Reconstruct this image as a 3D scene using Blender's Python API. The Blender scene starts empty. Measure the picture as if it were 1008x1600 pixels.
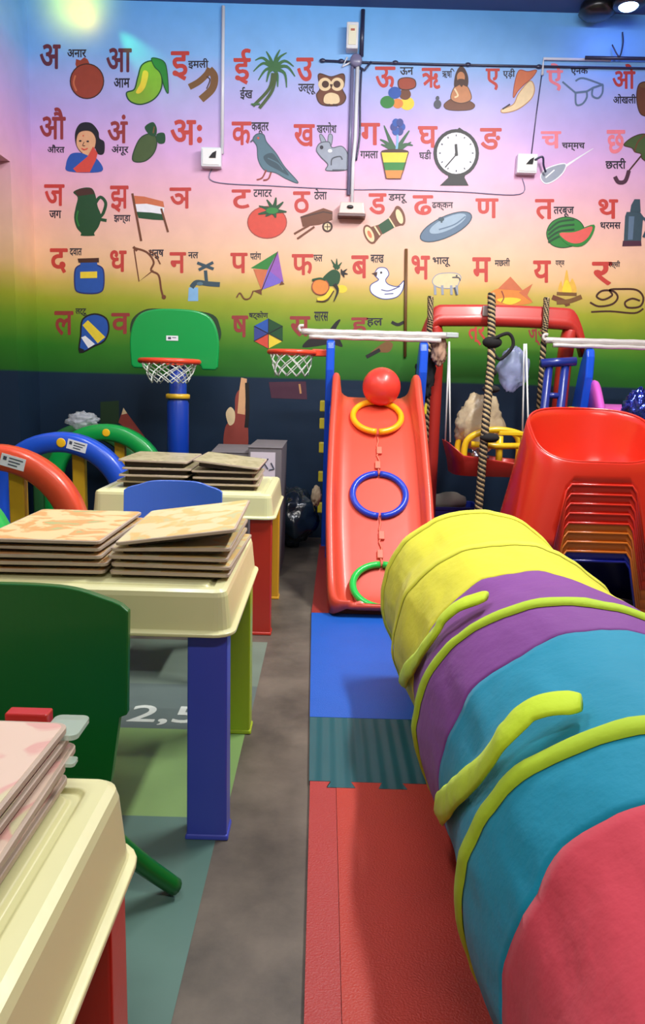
import bpy, bmesh, math, random
from mathutils import Vector, Matrix, noise
from math import sin, cos, pi, radians, sqrt, atan2

SC = bpy.context.scene
COL = SC.collection
random.seed(7)

# ------------------------------------------------------------------ camera
F_PX, PITCH, ROLL, EYE = 1200.0, radians(9.5), radians(1.6), 0.95
_r0, _f0, _u0 = Vector((1, 0, 0)), Vector((0, cos(PITCH), -sin(PITCH))), Vector((0, sin(PITCH), cos(PITCH)))
CAM_R = _r0 * cos(ROLL) + _u0 * sin(ROLL)
CAM_U = _u0 * cos(ROLL) - _r0 * sin(ROLL)
cam_data = bpy.data.cameras.new('camera')
cam_data.sensor_fit = 'VERTICAL'
cam_data.sensor_height = 36.0
cam_data.lens = 36.0 * F_PX / 1600.0
cam_data.clip_start = 0.02
cam = bpy.data.objects.new('camera', cam_data)
COL.objects.link(cam)
cam.matrix_world = Matrix(((CAM_R.x, CAM_U.x, -_f0.x, 0), (CAM_R.y, CAM_U.y, -_f0.y, 0), (CAM_R.z, CAM_U.z, -_f0.z, EYE), (0, 0, 0, 1)))
SC.camera = cam

# ------------------------------------------------------------------ light and exposure
SC.view_settings.view_transform = 'Standard'
SC.view_settings.look = 'None'
SC.view_settings.gamma = 1.0
SC.view_settings.use_curve_mapping = False
SC.view_settings.exposure = 0.2
world = bpy.data.worlds.new('room_air')
SC.world = world
world.use_nodes = True
world.node_tree.nodes['Background'].inputs[0].default_value = (0.75, 0.8, 1.0, 1)
world.node_tree.nodes['Background'].inputs[1].default_value = 0.25


def area_light(name, loc, size, power, color=(1, 1, 1), rot=(0, 0, 0)):
    d = bpy.data.lights.new(name, 'AREA')
    d.shape = 'RECTANGLE'
    d.size, d.size_y = size
    d.energy = power
    d.color = color
    o = bpy.data.objects.new(name, d)
    o.location = loc
    o.rotation_euler = rot
    COL.objects.link(o)
    return o


def spot_light(name, loc, target, power, color, angle, blend=0.6, radius=0.03):
    d = bpy.data.lights.new(name, 'SPOT')
    d.energy = power
    d.color = color
    d.spot_size = radians(angle)
    d.spot_blend = blend
    d.shadow_soft_size = radius
    o = bpy.data.objects.new(name, d)
    o.location = loc
    o.rotation_euler = (Vector(target) - Vector(loc)).to_track_quat('-Z', 'Y').to_euler()
    COL.objects.link(o)
    return o


area_light('tube_light_front', (1.15, 2.7, 2.90), (0.10, 1.2), 76, (1.0, 0.97, 0.94), (0, radians(20), 0))
area_light('tube_light_side', (-0.70, 2.3, 2.93), (0.10, 1.2), 24, (1.0, 0.97, 0.94))
area_light('added_wall_wash', (0.35, 1.7, 2.86), (2.2, 0.10), 38, (0.96, 0.97, 1.0), (radians(74), 0, 0))  # unseen wall wash, added to brighten the top of the mural
area_light('tube_light_rear', (0.2, -0.6, 2.93), (1.2, 0.12), 38, (1.0, 0.96, 0.90))
spot_light('party_light_yellow', (-1.45, 4.50, 3.01), (-1.46, 4.7, 3.03), 8.0, (1.0, 0.50, 0.0), 130, 1.0)
spot_light('party_light_green', (-1.34, 4.62, 3.0), (-1.00, 4.698, 2.64), 11.0, (0.10, 1.0, 0.25), 30, 1.0, 0.01)
spot_light('party_light_blue', (1.55, 4.40, 2.94), (1.55, 4.7, 2.85), 1.6, (0.08, 0.12, 1.0), 130, 1.0, 0.02)


# ------------------------------------------------------------------ colours and materials
def lin(c):
    c = c / 255.0
    return c / 12.92 if c <= 0.04045 else ((c + 0.055) / 1.055) ** 2.4


def rgb(t):
    return (lin(t[0]), lin(t[1]), lin(t[2]), 1.0)


_mats = {}


def mat(name, color, rough=0.5, noise_amt=0.0, noise_scale=8.0, bump=0.0, bump_scale=60.0, spec=0.5, coat=0.0, metal=0.0,
        trans=0.0, alpha=1.0, emit=0.0, sheen=0.0, sss=0.0):
    if name in _mats:
        return _mats[name]
    m = bpy.data.materials.new(name)
    m.use_nodes = True
    nt = m.node_tree
    b = nt.nodes['Principled BSDF']
    col = rgb(color)
    b.inputs['Base Color'].default_value = col
    b.inputs['Roughness'].default_value = rough
    b.inputs['Specular IOR Level'].default_value = spec
    b.inputs['Coat Weight'].default_value = coat
    b.inputs['Coat Roughness'].default_value = 0.12
    b.inputs['Metallic'].default_value = metal
    b.inputs['Transmission Weight'].default_value = trans
    b.inputs['Alpha'].default_value = alpha
    b.inputs['Sheen Weight'].default_value = sheen
    if emit:
        b.inputs['Emission Color'].default_value = col
        b.inputs['Emission Strength'].default_value = emit
    tc = nt.nodes.new('ShaderNodeTexCoord')
    if noise_amt:
        n = nt.nodes.new('ShaderNodeTexNoise')
        n.inputs['Scale'].default_value = noise_scale
        n.inputs['Detail'].default_value = 5
        nt.links.new(tc.outputs['Object'], n.inputs['Vector'])
        mx = nt.nodes.new('ShaderNodeMixRGB')
        d = tuple(max(0.0, c * (1 - noise_amt)) for c in col[:3]) + (1,)
        l = tuple(min(1.0, c * (1 + noise_amt)) for c in col[:3]) + (1,)
        mx.inputs['Color1'].default_value = d
        mx.inputs['Color2'].default_value = l
        nt.links.new(n.outputs['Fac'], mx.inputs['Fac'])
        nt.links.new(mx.outputs['Color'], b.inputs['Base Color'])
    if bump:
        n2 = nt.nodes.new('ShaderNodeTexNoise')
        n2.inputs['Scale'].default_value = bump_scale
        n2.inputs['Detail'].default_value = 4
        nt.links.new(tc.outputs['Object'], n2.inputs['Vector'])
        bp = nt.nodes.new('ShaderNodeBump')
        bp.inputs['Strength'].default_value = bump
        bp.inputs['Distance'].default_value = 0.01
        nt.links.new(n2.outputs['Fac'], bp.inputs['Height'])
        nt.links.new(bp.outputs['Normal'], b.inputs['Normal'])
    _mats[name] = m
    return m


def plastic(name, color, rough=0.32):
    return mat(name, color, rough, 0.05, 5.0, 0.05, 25.0, 0.5, 0.15)


# ------------------------------------------------------------------ mesh builder
class MB:
    def __init__(self):
        self.v, self.f, self.m, self.mats, self.cur = [], [], [], [], 0

    def use(self, material):
        if material not in self.mats:
            self.mats.append(material)
        self.cur = self.mats.index(material)
        return self

    def face(self, idx):
        self.f.append(list(idx))
        self.m.append(self.cur)

    def add(self, verts, faces):
        n = len(self.v)
        self.v += [tuple(p) for p in verts]
        for q in faces:
            self.face([n + i for i in q])
        return self

    def box(self, x0, x1, y0, y1, z0, z1, taper=0.0):
        t = taper
        return self.add([(x0, y0, z0), (x1, y0, z0), (x1, y1, z0), (x0, y1, z0),
                         (x0 + t, y0 + t, z1), (x1 - t, y0 + t, z1), (x1 - t, y1 - t, z1), (x0 + t, y1 - t, z1)],
                        [(0, 3, 2, 1), (4, 5, 6, 7), (0, 1, 5, 4), (1, 2, 6, 5), (2, 3, 7, 6), (3, 0, 4, 7)])

    def grid(self, rows, closed=False, cap0=False, cap1=False):
        """rows of equally many points joined into a skin"""
        n = len(self.v)
        k = len(rows[0])
        for r in rows:
            self.v += [tuple(p) for p in r]
        for i in range(len(rows) - 1):
            for j in range(k if closed else k - 1):
                j2 = (j + 1) % k
                self.face((n + i * k + j, n + i * k + j2, n + (i + 1) * k + j2, n + (i + 1) * k + j))
        if cap0:
            self.face([n + j for j in reversed(range(k))])
        if cap1:
            self.face([n + (len(rows) - 1) * k + j for j in range(k)])
        return self

    def tube(self, pts, r, seg=10, caps=True, closed=False, squash=1.0):
        pts = [Vector(p) for p in pts]
        rr = r if isinstance(r, (list, tuple)) else [r] * len(pts)
        rows, up = [], None
        for i, p in enumerate(pts):
            if closed:
                d = (pts[(i + 1) % len(pts)] - pts[i - 1]).normalized()
            else:
                d = (pts[min(i + 1, len(pts) - 1)] - pts[max(i - 1, 0)]).normalized()
            if up is None:
                up = d.cross(Vector((0, 0, 1)))
                if up.length < 1e-3:
                    up = Vector((1, 0, 0))
            up = (up - d * up.dot(d)).normalized()
            w = d.cross(up)
            rows.append([p + up * (cos(2 * pi * k / seg) * rr[i]) + w * (sin(2 * pi * k / seg) * rr[i] * squash) for k in range(seg)])
        if closed:
            rows.append(rows[0])
        self.grid([[tuple(q) for q in r_] for r_ in rows], True, caps and not closed, caps and not closed)
        return self

    def lathe(self, prof, seg=24, center=(0, 0, 0), cap0=True, cap1=True):
        cx, cy, cz = center
        rows = [[(cx + r * cos(2 * pi * k / seg), cy + r * sin(2 * pi * k / seg), cz + z) for k in range(seg)] for r, z in prof]
        return self.grid(rows, True, cap0, cap1)

    def ball(self, c, r, seg=24, rings=14, scale=(1, 1, 1)):
        rows = []
        for i in range(rings + 1):
            a = -pi / 2 + pi * i / rings
            a = max(-pi / 2 + 0.02, min(pi / 2 - 0.02, a))
            rows.append([(c[0] + scale[0] * r * cos(a) * cos(2 * pi * k / seg), c[1] + scale[1] * r * cos(a) * sin(2 * pi * k / seg),
                          c[2] + scale[2] * r * sin(a)) for k in range(seg)])
        return self.grid(rows, True, True, True)

    def build(self, name, material=None, parent=None, smooth=False, bevel=0.0, loc=None, solid=0.0, subsurf=0):
        me = bpy.data.meshes.new(name)
        me.from_pydata(self.v, [], self.f)
        mats_ = self.mats if self.mats else ([material] if material else [])
        for q in mats_:
            me.materials.append(q)
        if self.mats:
            me.polygons.foreach_set('material_index', self.m)
        if smooth:
            me.polygons.foreach_set('use_smooth', [True] * len(me.polygons))
        me.update()
        bm = bmesh.new()
        bm.from_mesh(me)
        bmesh.ops.recalc_face_normals(bm, faces=bm.faces)
        bm.to_mesh(me)
        bm.free()
        o = bpy.data.objects.new(name, me)
        COL.objects.link(o)
        if parent:
            o.parent = parent
        if loc:
            o.location = loc
        if solid:
            s = o.modifiers.new('thickness', 'SOLIDIFY')
            s.thickness = solid
            s.offset = 0
        if bevel:
            b = o.modifiers.new('soft_edge', 'BEVEL')
            b.width = bevel
            b.segments = 3
            b.limit_method = 'ANGLE'
            b.angle_limit = radians(40)
            b.harden_normals = False
        if subsurf:
            s = o.modifiers.new('smooth_skin', 'SUBSURF')
            s.levels = s.render_levels = subsurf
        return o


def thing(name, label, cat, loc=(0, 0, 0), rotz=0.0, group=None):
    o = bpy.data.objects.new(name, None)
    o.empty_display_size = 0.05
    COL.objects.link(o)
    o.location = loc
    o.rotation_euler = (0, 0, rotz)
    o['label'] = label
    o['category'] = cat
    if group:
        o['group'] = group
    return o


def tag(o, label, cat, group=None, kind=None):
    o['label'] = label
    o['category'] = cat
    if group:
        o['group'] = group
    if kind:
        o['kind'] = kind
    return o


def structure(o):
    o['kind'] = 'structure'
    return o


def copy_tree(o, parent=None):
    c = o.copy()
    COL.objects.link(c)
    if parent:
        c.parent = parent
    for ch in list(o.children):
        copy_tree(ch, c)
    return c


def smooth_path(pts, n=6, closed=False):
    """Catmull-Rom through pts (any dimension)"""
    P = [tuple(p) for p in pts]
    L = len(P)
    out = []
    rng = range(L if closed else L - 1)
    for i in rng:
        if closed:
            p0, p1, p2, p3 = P[i - 1], P[i], P[(i + 1) % L], P[(i + 2) % L]
        else:
            p0, p1, p2, p3 = P[max(i - 1, 0)], P[i], P[i + 1], P[min(i + 2, L - 1)]
        for k in range(n):
            t = k / n
            out.append(tuple(0.5 * (2 * b + (c - a) * t + (2 * a - 5 * b + 4 * c - d) * t * t + (3 * b - a - 3 * c + d) * t ** 3)
                             for a, b, c, d in zip(p0, p1, p2, p3)))
    if not closed:
        out.append(P[-1])
    return out


# ------------------------------------------------------------------ the room
WALL_Y, WALL_X, RIGHT_X, REAR_Y, CEIL_Z = 4.7, -1.735, 2.7, -2.2, 3.03


def mural_material():
    m = bpy.data.materials.new('mural_paint')
    m.use_nodes = True
    nt = m.node_tree
    b = nt.nodes['Principled BSDF']
    b.inputs['Roughness'].default_value = 0.42
    b.inputs['Specular IOR Level'].default_value = 0.35
    tc = nt.nodes.new('ShaderNodeTexCoord')
    sep = nt.nodes.new('ShaderNodeSeparateXYZ')
    nt.links.new(tc.outputs['Object'], sep.inputs[0])
    n = nt.nodes.new('ShaderNodeTexNoise')
    n.inputs['Scale'].default_value = 2.5
    n.inputs['Detail'].default_value = 6
    nt.links.new(tc.outputs['Object'], n.inputs['Vector'])
    a1 = nt.nodes.new('ShaderNodeMath')
    a1.operation = 'MULTIPLY_ADD'
    nt.links.new(n.outputs['Fac'], a1.inputs[0])
    a1.inputs[1].default_value = 0.09
    a1.inputs[2].default_value = -0.045
    # the dado line stays sharp, the blended bands wander
    gt = nt.nodes.new('ShaderNodeMath')
    gt.operation = 'GREATER_THAN'
    nt.links.new(sep.outputs['Z'], gt.inputs[0])
    gt.inputs[1].default_value = 1.03
    mu = nt.nodes.new('ShaderNodeMath')
    mu.operation = 'MULTIPLY'
    nt.links.new(a1.outputs[0], mu.inputs[0])
    nt.links.new(gt.outputs[0], mu.inputs[1])
    ad = nt.nodes.new('ShaderNodeMath')
    nt.links.new(sep.outputs['Z'], ad.inputs[0])
    nt.links.new(mu.outputs[0], ad.inputs[1])
    mr = nt.nodes.new('ShaderNodeMapRange')
    mr.inputs['From Min'].default_value = 0.0
    mr.inputs['From Max'].default_value = 3.1
    nt.links.new(ad.outputs[0], mr.inputs['Value'])
    cr = nt.nodes.new('ShaderNodeValToRGB')
    stops = [(0.0, (24, 42, 62)), (0.973, (26, 46, 68)), (0.979, (38, 100, 34)), (1.13, (52, 122, 36)), (1.27, (106, 150, 40)),
             (1.40, (160, 168, 48)), (1.50, (206, 180, 92)), (1.58, (236, 192, 140)), (1.72, (242, 196, 164)), (1.88, (240, 190, 178)),
             (2.05, (236, 182, 198)), (2.25, (222, 176, 222)), (2.45, (196, 176, 230)), (2.63, (176, 186, 238)), (2.76, (138, 192, 246)), (3.02, (112, 186, 250))]
    while len(cr.color_ramp.elements) < len(stops):
        cr.color_ramp.elements.new(0.5)
    for e, (z, c) in zip(cr.color_ramp.elements, stops):
        e.position = z / 3.1
        e.color = rgb(c)
    nt.links.new(mr.outputs[0], cr.inputs[0])
    n2 = nt.nodes.new('ShaderNodeTexNoise')
    n2.inputs['Scale'].default_value = 9.0
    n2.inputs['Detail'].default_value = 7
    nt.links.new(tc.outputs['Object'], n2.inputs['Vector'])
    r2 = nt.nodes.new('ShaderNodeMapRange')
    r2.inputs['To Min'].default_value = 0.88
    r2.inputs['To Max'].default_value = 1.08
    nt.links.new(n2.outputs['Fac'], r2.inputs['Value'])
    hs = nt.nodes.new('ShaderNodeHueSaturation')
    nt.links.new(cr.outputs[0], hs.inputs['Color'])
    nt.links.new(r2.outputs[0], hs.inputs['Value'])
    nt.links.new(hs.outputs[0], b.inputs['Base Color'])
    bp = nt.nodes.new('ShaderNodeBump')
    bp.inputs['Strength'].default_value = 0.08
    bp.inputs['Distance'].default_value = 0.01
    nt.links.new(n2.outputs['Fac'], bp.inputs['Height'])
    nt.links.new(bp.outputs['Normal'], b.inputs['Normal'])
    return m


MURAL = mural_material()


def floor_material():
    m = bpy.data.materials.new('worn_concrete')
    m.use_nodes = True
    nt = m.node_tree
    b = nt.nodes['Principled BSDF']
    tc = nt.nodes.new('ShaderNodeTexCoord')
    n = nt.nodes.new('ShaderNodeTexNoise')
    n.inputs['Scale'].default_value = 4.0
    n.inputs['Detail'].default_value = 8
    n.inputs['Roughness'].default_value = 0.65
    nt.links.new(tc.outputs['Object'], n.inputs['Vector'])
    cr = nt.nodes.new('ShaderNodeValToRGB')
    cr.color_ramp.elements[0].position = 0.32
    cr.color_ramp.elements[0].color = rgb((74, 68, 60))
    cr.color_ramp.elements[1].position = 0.72
    cr.color_ramp.elements[1].color = rgb((118, 108, 95))
    nt.links.new(n.outputs['Fac'], cr.inputs[0])
    nt.links.new(cr.outputs[0], b.inputs['Base Color'])
    b.inputs['Roughness'].default_value = 0.45
    bp = nt.nodes.new('ShaderNodeBump')
    bp.inputs['Strength'].default_value = 0.12
    bp.inputs['Distance'].default_value = 0.01
    nt.links.new(n.outputs['Fac'], bp.inputs['Height'])
    nt.links.new(bp.outputs['Normal'], b.inputs['Normal'])
    return m


structure(MB().box(-2.4, RIGHT_X + 0.1, REAR_Y - 0.1, WALL_Y + 0.1, -0.1, 0).build('floor', floor_material()))
FLOOR = bpy.data.objects['floor']
structure(MB().box(-2.4, RIGHT_X + 0.1, REAR_Y - 0.1, WALL_Y + 0.1, CEIL_Z, CEIL_Z + 0.1).build('ceiling', mat('ceiling_paint', (70, 92, 140), 0.7, 0.1, 3)))
WALL = structure(MB().box(-2.4, RIGHT_X + 0.1, WALL_Y, WALL_Y + 0.1, 0, CEIL_Z).build('wall_back', MURAL))
wl = MB()
wl.box(-1.965, WALL_X, 4.385, WALL_Y, 0, CEIL_Z)
wl.box(-1.965, WALL_X, 3.42, 4.385, 2.082, CEIL_Z)
wl.box(-1.965, WALL_X, REAR_Y, 3.42, 0, CEIL_Z)
structure(wl.build('wall_left', MURAL))
structure(MB().box(RIGHT_X, RIGHT_X + 0.1, REAR_Y, WALL_Y, 0, CEIL_Z).build('wall_right', MURAL))
structure(MB().box(-2.4, RIGHT_X + 0.1, REAR_Y - 0.1, REAR_Y, 0, CEIL_Z).build('wall_rear', mat('rear_wall_paint', (196, 190, 186), 0.6, 0.06, 3)))
dr = structure(MB().box(-2.0, -1.955, 3.42, 4.385, 0, 2.082).build('door_1', mat('door_brown', (92, 58, 44), 0.5, 0.2, 6), bevel=0.004))
hd = MB().tube([(-1.955, 3.52, 1.0), (-1.92, 3.52, 1.0), (-1.92, 3.62, 1.0)], 0.009).build('handle', mat('door_steel', (170, 170, 175), 0.3, metal=1.0), dr, True)


# ------------------------------------------------------------------ the painted alphabet: flat paint on the back wall
SHEET_SCALE = 350.0 / 1008.0


def wall_point(u, v, lift):
    """where a line of sight through frame coordinates (u, v) of the 1008 x 1600 sheet meets the back wall"""
    d = _f0 + CAM_R * ((u - 504.0) / F_PX) - CAM_U * ((v - 800.0) / F_PX)
    t = WALL_Y / d.y
    return (t * d.x, WALL_Y - lift, EYE + t * d.z)


INK = {
    'red': (196, 62, 52), 'dkred': (150, 52, 50), 'maroon': (104, 44, 58), 'pale': (240, 128, 140), 'ink': (36, 30, 44), 'black': (22, 20, 22),
    'brown': (112, 62, 34), 'dkbrown': (70, 38, 24), 'tan': (190, 140, 90), 'skin': (226, 172, 124), 'skin2': (196, 130, 84), 'cream': (232, 206, 160),
    'white': (236, 236, 240), 'grey': (150, 158, 172), 'dkgrey': (74, 78, 88), 'slate': (84, 116, 130), 'dkslate': (52, 76, 88), 'green': (40, 128, 48),
    'dkgreen': (20, 74, 36), 'lime': (132, 176, 44), 'olive': (70, 92, 44), 'palm': (60, 112, 62), 'blue': (34, 84, 170), 'dkblue': (34, 44, 110),
    'sky': (130, 180, 220), 'yellow': (236, 208, 56), 'orange': (224, 136, 56), 'pome': (160, 66, 40), 'saffron': (206, 112, 70), 'purple': (150, 90, 180),
    'violet': (120, 100, 200), 'steel': (92, 116, 140), 'ltsteel': (150, 172, 190), 'tomato': (214, 74, 56), 'bark': (122, 84, 42), 'pinkr': (222, 92, 84),
    'faded': (120, 46, 48), 'navyrose': (74, 36, 56), 'forest': (32, 60, 34), 'brick': (150, 64, 54), 'fire': (230, 180, 70), 'mid': (52, 96, 60), 'indigo': (52, 66, 140),
}


def ink(k):
    return mat('wall_paint_' + k, INK[k], 0.5, 0.12, 30)


class Art:
    """one painted picture: layers of flat colour, every layer a little prouder than the one before"""

    def __init__(self, sheet=None):
        self.mb = MB()
        self.n = 0
        self.o = sheet or (0, 0)
        self.s = SHEET_SCALE if sheet is not None else 1.0

    def _p(self, q):
        return wall_point(self.o[0] + q[0] * self.s, self.o[1] + q[1] * self.s, 0.0012 + 0.0004 * self.n)

    def poly(self, c, pts):
        self.mb.use(ink(c))
        self.mb.add([self._p(q) for q in pts], [list(range(len(pts)))])
        self.n += 1
        return self

    def blob(self, c, pts, edge=None, w=5):
        p = smooth_path(pts, 6, True)
        self.poly(c, p)
        if edge:
            self.line(edge, p + p[:1], w, False)
        return self

    def ell(self, c, cx, cy, rx, ry, rot=0, edge=None, w=5):
        a = radians(rot)
        p = [(cx + rx * cos(t) * cos(a) - ry * sin(t) * sin(a), cy + rx * cos(t) * sin(a) + ry * sin(t) * cos(a)) for t in [2 * pi * k / 28 for k in range(28)]]
        self.poly(c, p)
        if edge:
            self.line(edge, p + p[:1], w, False)
        return self

    def line(self, c, pts, w, curve=True, taper=False):
        p = smooth_path(pts, 5) if curve and len(pts) > 2 else list(pts)
        self.mb.use(ink(c))
        n0 = len(self.mb.v)
        for i, q in enumerate(p):
            a, b = p[max(i - 1, 0)], p[min(i + 1, len(p) - 1)]
            dx, dy = b[0] - a[0], b[1] - a[1]
            L = max(1e-6, sqrt(dx * dx + dy * dy))
            h = w / 2 * ((1 - 0.8 * i / (len(p) - 1)) if taper else 1)
            nx, ny = -dy / L * h, dx / L * h
            self.mb.v.append(self._p((q[0] + nx, q[1] + ny)))
            self.mb.v.append(self._p((q[0] - nx, q[1] - ny)))
        for i in range(len(p) - 1):
            k = n0 + 2 * i
            self.mb.face((k, k + 1, k + 3, k + 2))
        self.n += 1
        return self

    def done(self, name, label):
        o = self.mb.build(name, None, WALL)
        o['label'] = label
        return o


def text_mesh(text, weight, rows=72):
    """flat mesh of the lettering"""
    cu = bpy.data.curves.new('lettering', 'FONT')
    cu.body = text
    cu.size = 1.0
    tmp = bpy.data.objects.new('lettering', cu)
    COL.objects.link(tmp)
    bpy.context.view_layer.update()
    dg = bpy.context.evaluated_depsgraph_get()
    cv = tmp.evaluated_get(dg).to_curve(dg)
    contours = []
    for sp in cv.splines:
        if sp.type != 'BEZIER':
            continue
        P = [(tuple(q.handle_left), tuple(q.co), tuple(q.handle_right)) for q in sp.bezier_points]
        poly = []
        for i in range(len(P)):
            a0, h0, h1, a1 = P[i][1], P[i][2], P[(i + 1) % len(P)][0], P[(i + 1) % len(P)][1]
            for k in range(4):
                t = k / 4
                poly.append(tuple((1 - t) ** 3 * a0[c] + 3 * (1 - t) ** 2 * t * h0[c] + 3 * (1 - t) * t * t * h1[c] + t ** 3 * a1[c] for c in (0, 1)))
        ar = 0.5 * sum(poly[i - 1][0] * poly[i][1] - poly[i][0] * poly[i - 1][1] for i in range(len(poly)))
        contours.append((P, poly, ar))
    bpy.data.objects.remove(tmp)

    # filled by rows: in every thin row the runs of ink are found by winding number, so crossing strokes melt into one
    copies = [(0, 0)] + ([(weight * cos(k * pi / 4), weight * sin(k * pi / 4)) for k in range(8)] if weight else [])
    edges = []
    for P, poly, ar in contours:
        for dx, dy in copies:
            for i in range(len(poly)):
                (xa, ya), (xb, yb) = poly[i - 1], poly[i]
                if ya != yb:
                    edges.append((xa + dx, ya + dy, xb + dx, yb + dy))
    ylo, yhi = min(min(e[1], e[3]) for e in edges), max(max(e[1], e[3]) for e in edges)
    V, F = [], []
    h = (yhi - ylo) / rows
    for r in range(rows):
        y0, y1 = ylo + r * h, ylo + (r + 1) * h
        ym = (y0 + y1) / 2
        act = []
        for xa, ya, xb, yb in edges:
            if (ya > ym) != (yb > ym):
                s = max(-2.5, min(2.5, (xb - xa) / (yb - ya)))
                xm = xa + (xb - xa) * (ym - ya) / (yb - ya)
                act.append((xm, 1 if yb > ya else -1, xm + s * (y0 - ym), xm + s * (y1 - ym)))
        act.sort()
        wn = 0
        for xm, d, xl, xu in act:
            if wn == 0:
                start = (xl, xu)
            wn += d
            if wn == 0:
                k = len(V)
                V += [(start[0], y0, 0), (xl, y0, 0), (xu, y1, 0), (start[1], y1, 0)]
                F.append((k, k + 1, k + 2, k + 3))
    out = bpy.data.meshes.new('lettering')
    out.from_pydata(V, [], F)
    return out


def glyphs(text, bbox, color, name, weight=0.0):
    me = text_mesh(text, weight, 72 if bbox[3] - bbox[1] > 25 else 36)
    me.name = name
    xs = [v.co.x for v in me.vertices]
    ys = [v.co.y for v in me.vertices]
    x0, x1, y0, y1 = min(xs), max(xs), min(ys), max(ys)
    for v in me.vertices:
        u = bbox[0] + (v.co.x - x0) / (x1 - x0) * (bbox[2] - bbox[0])
        w = bbox[3] - (v.co.y - y0) / (y1 - y0) * (bbox[3] - bbox[1])
        v.co = wall_point(u, w, 0.0010)
    me.materials.clear()
    me.materials.append(ink(color))
    o = bpy.data.objects.new(name, me)
    COL.objects.link(o)
    o.parent = WALL
    return o


LETTERS = [
    ("अ", 62, 69, 95, 108, 'maroon'), ("आ", 166, 75, 206, 113, 'maroon'), ("इ", 267, 80, 296, 126, 'red'), ("ई", 365, 76, 392, 132, 'red'),
    ("उ", 463, 90, 490, 127, 'red'), ("ऊ", 586, 104, 618, 137, 'red'), ("ऋ", 659, 106, 689, 139, 'red'), ("ए", 759, 107, 781, 141, 'red'),
    ("ऐ", 854, 99, 880, 142, 'pale'), ("ओ", 957, 100, 993, 139, 'red'),
    ("औ", 62, 168, 103, 218, 'dkred'), ("अं", 168, 179, 200, 224, 'dkred'), ("अः", 266, 187, 316, 227, 'red'), ("क", 362, 190, 393, 227, 'red'),
    ("ख", 459, 194, 492, 229, 'red'), ("ग", 563, 192, 594, 227, 'red'), ("घ", 653, 197, 684, 231, 'red'), ("ङ", 750, 200, 784, 234, 'red'),
    ("च", 845, 205, 877, 232, 'pale'), ("छ", 948, 203, 977, 240, 'pale'),
    ("ज", 69, 288, 101, 322, 'red'), ("झ", 172, 290, 201, 332, 'red'), ("ञ", 265, 293, 299, 326, 'red'), ("ट", 362, 296, 392, 326, 'red'),
    ("ठ", 458, 299, 485, 333, 'red'), ("ड", 576, 302, 604, 335, 'red'), ("ढ", 645, 305, 677, 336, 'red'), ("ण", 743, 310, 779, 341, 'red'),
    ("त", 836, 311, 866, 343, 'red'), ("थ", 935, 311, 966, 342, 'red'),
    ("द", 78, 388, 106, 427, 'red'), ("ध", 172, 391, 198, 425, 'red'), ("न", 265, 394, 291, 427, 'red'), ("प", 360, 395, 387, 427, 'red'),
    ("फ", 456, 397, 490, 430, 'red'), ("ब", 549, 399, 576, 435, 'red'), ("भ", 643, 399, 672, 437, 'red'), ("म", 738, 402, 767, 441, 'red'),
    ("य", 833, 407, 861, 442, 'red'), ("र", 925, 409, 957, 446, 'red'),
    ("ल", 85, 486, 115, 524, 'dkred'), ("व", 174, 489, 203, 522, 'dkred'), ("ष", 362, 493, 388, 527, 'dkred'), ("स", 453, 494, 485, 526, 'dkred'),
    ("ह", 549, 496, 575, 528, 'dkred'), ("त्र", 731, 505, 759, 540, 'red'), ("ज्ञ", 825, 508, 856, 540, 'dkred'),
]
for ch, x0, y0, x1, y1, c in LETTERS:
    glyphs(ch, (x0, y0, x1, y1), c, 'painted_letter', 0.020)
WORDS = [
    ("अनार", 105, 77, 135, 90), ("आम", 178, 122, 203, 137), ("इमली", 294, 91, 326, 108), ("ईख", 375, 136, 395, 156), ("उल्लू", 466, 131, 493, 148),
    ("ऊन", 625, 105, 646, 117), ("ऋषि", 691, 107, 710, 122), ("एड़ी", 786, 107, 805, 123), ("ऐनक", 892, 103, 919, 118), ("ओखली", 958, 147, 994, 162),
    ("औरत", 74, 226, 101, 239), ("अंगूर", 174, 226, 201, 243), ("कबूतर", 393, 191, 420, 210), ("खरगोश", 495, 191, 526, 208), ("गमला", 563, 236, 591, 248),
    ("घडी", 655, 234, 674, 249), ("चम्मच", 878, 223, 914, 236), ("छतरी", 946, 247, 978, 264),
    ("जग", 77, 329, 96, 341), ("झण्डा", 178, 336, 204, 350), ("टमाटर", 396, 296, 425, 308), ("ठेला", 491, 295, 511, 312), ("डमरू", 607, 303, 636, 318),
    ("ढक्कन", 675, 316, 708, 329), ("तरबूज", 865, 323, 897, 339), ("थरमस", 938, 347, 970, 358),
    ("दवात", 109, 388, 128, 400), ("धनुष", 233, 390, 256, 405), ("नल", 294, 394, 310, 404), ("पतंग", 391, 393, 408, 406), ("फल", 490, 398, 504, 409),
    ("बतख", 579, 398, 600, 411), ("भालू", 676, 402, 704, 417), ("मछली", 773, 403, 797, 416), ("यज्ञ", 868, 407, 882, 418), ("रस्सी", 951, 407, 969, 420),
    ("लट्टू", 118, 482, 136, 494), ("षट्कोण", 389, 486, 419, 500), ("सारस", 491, 487, 513, 502), ("हल", 573, 497, 598, 511),
]
for w_, x0, y0, x1, y1 in WORDS:
    glyphs(w_, (x0, y0, x1, y1), 'ink', 'painted_word', 0.024)

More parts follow.
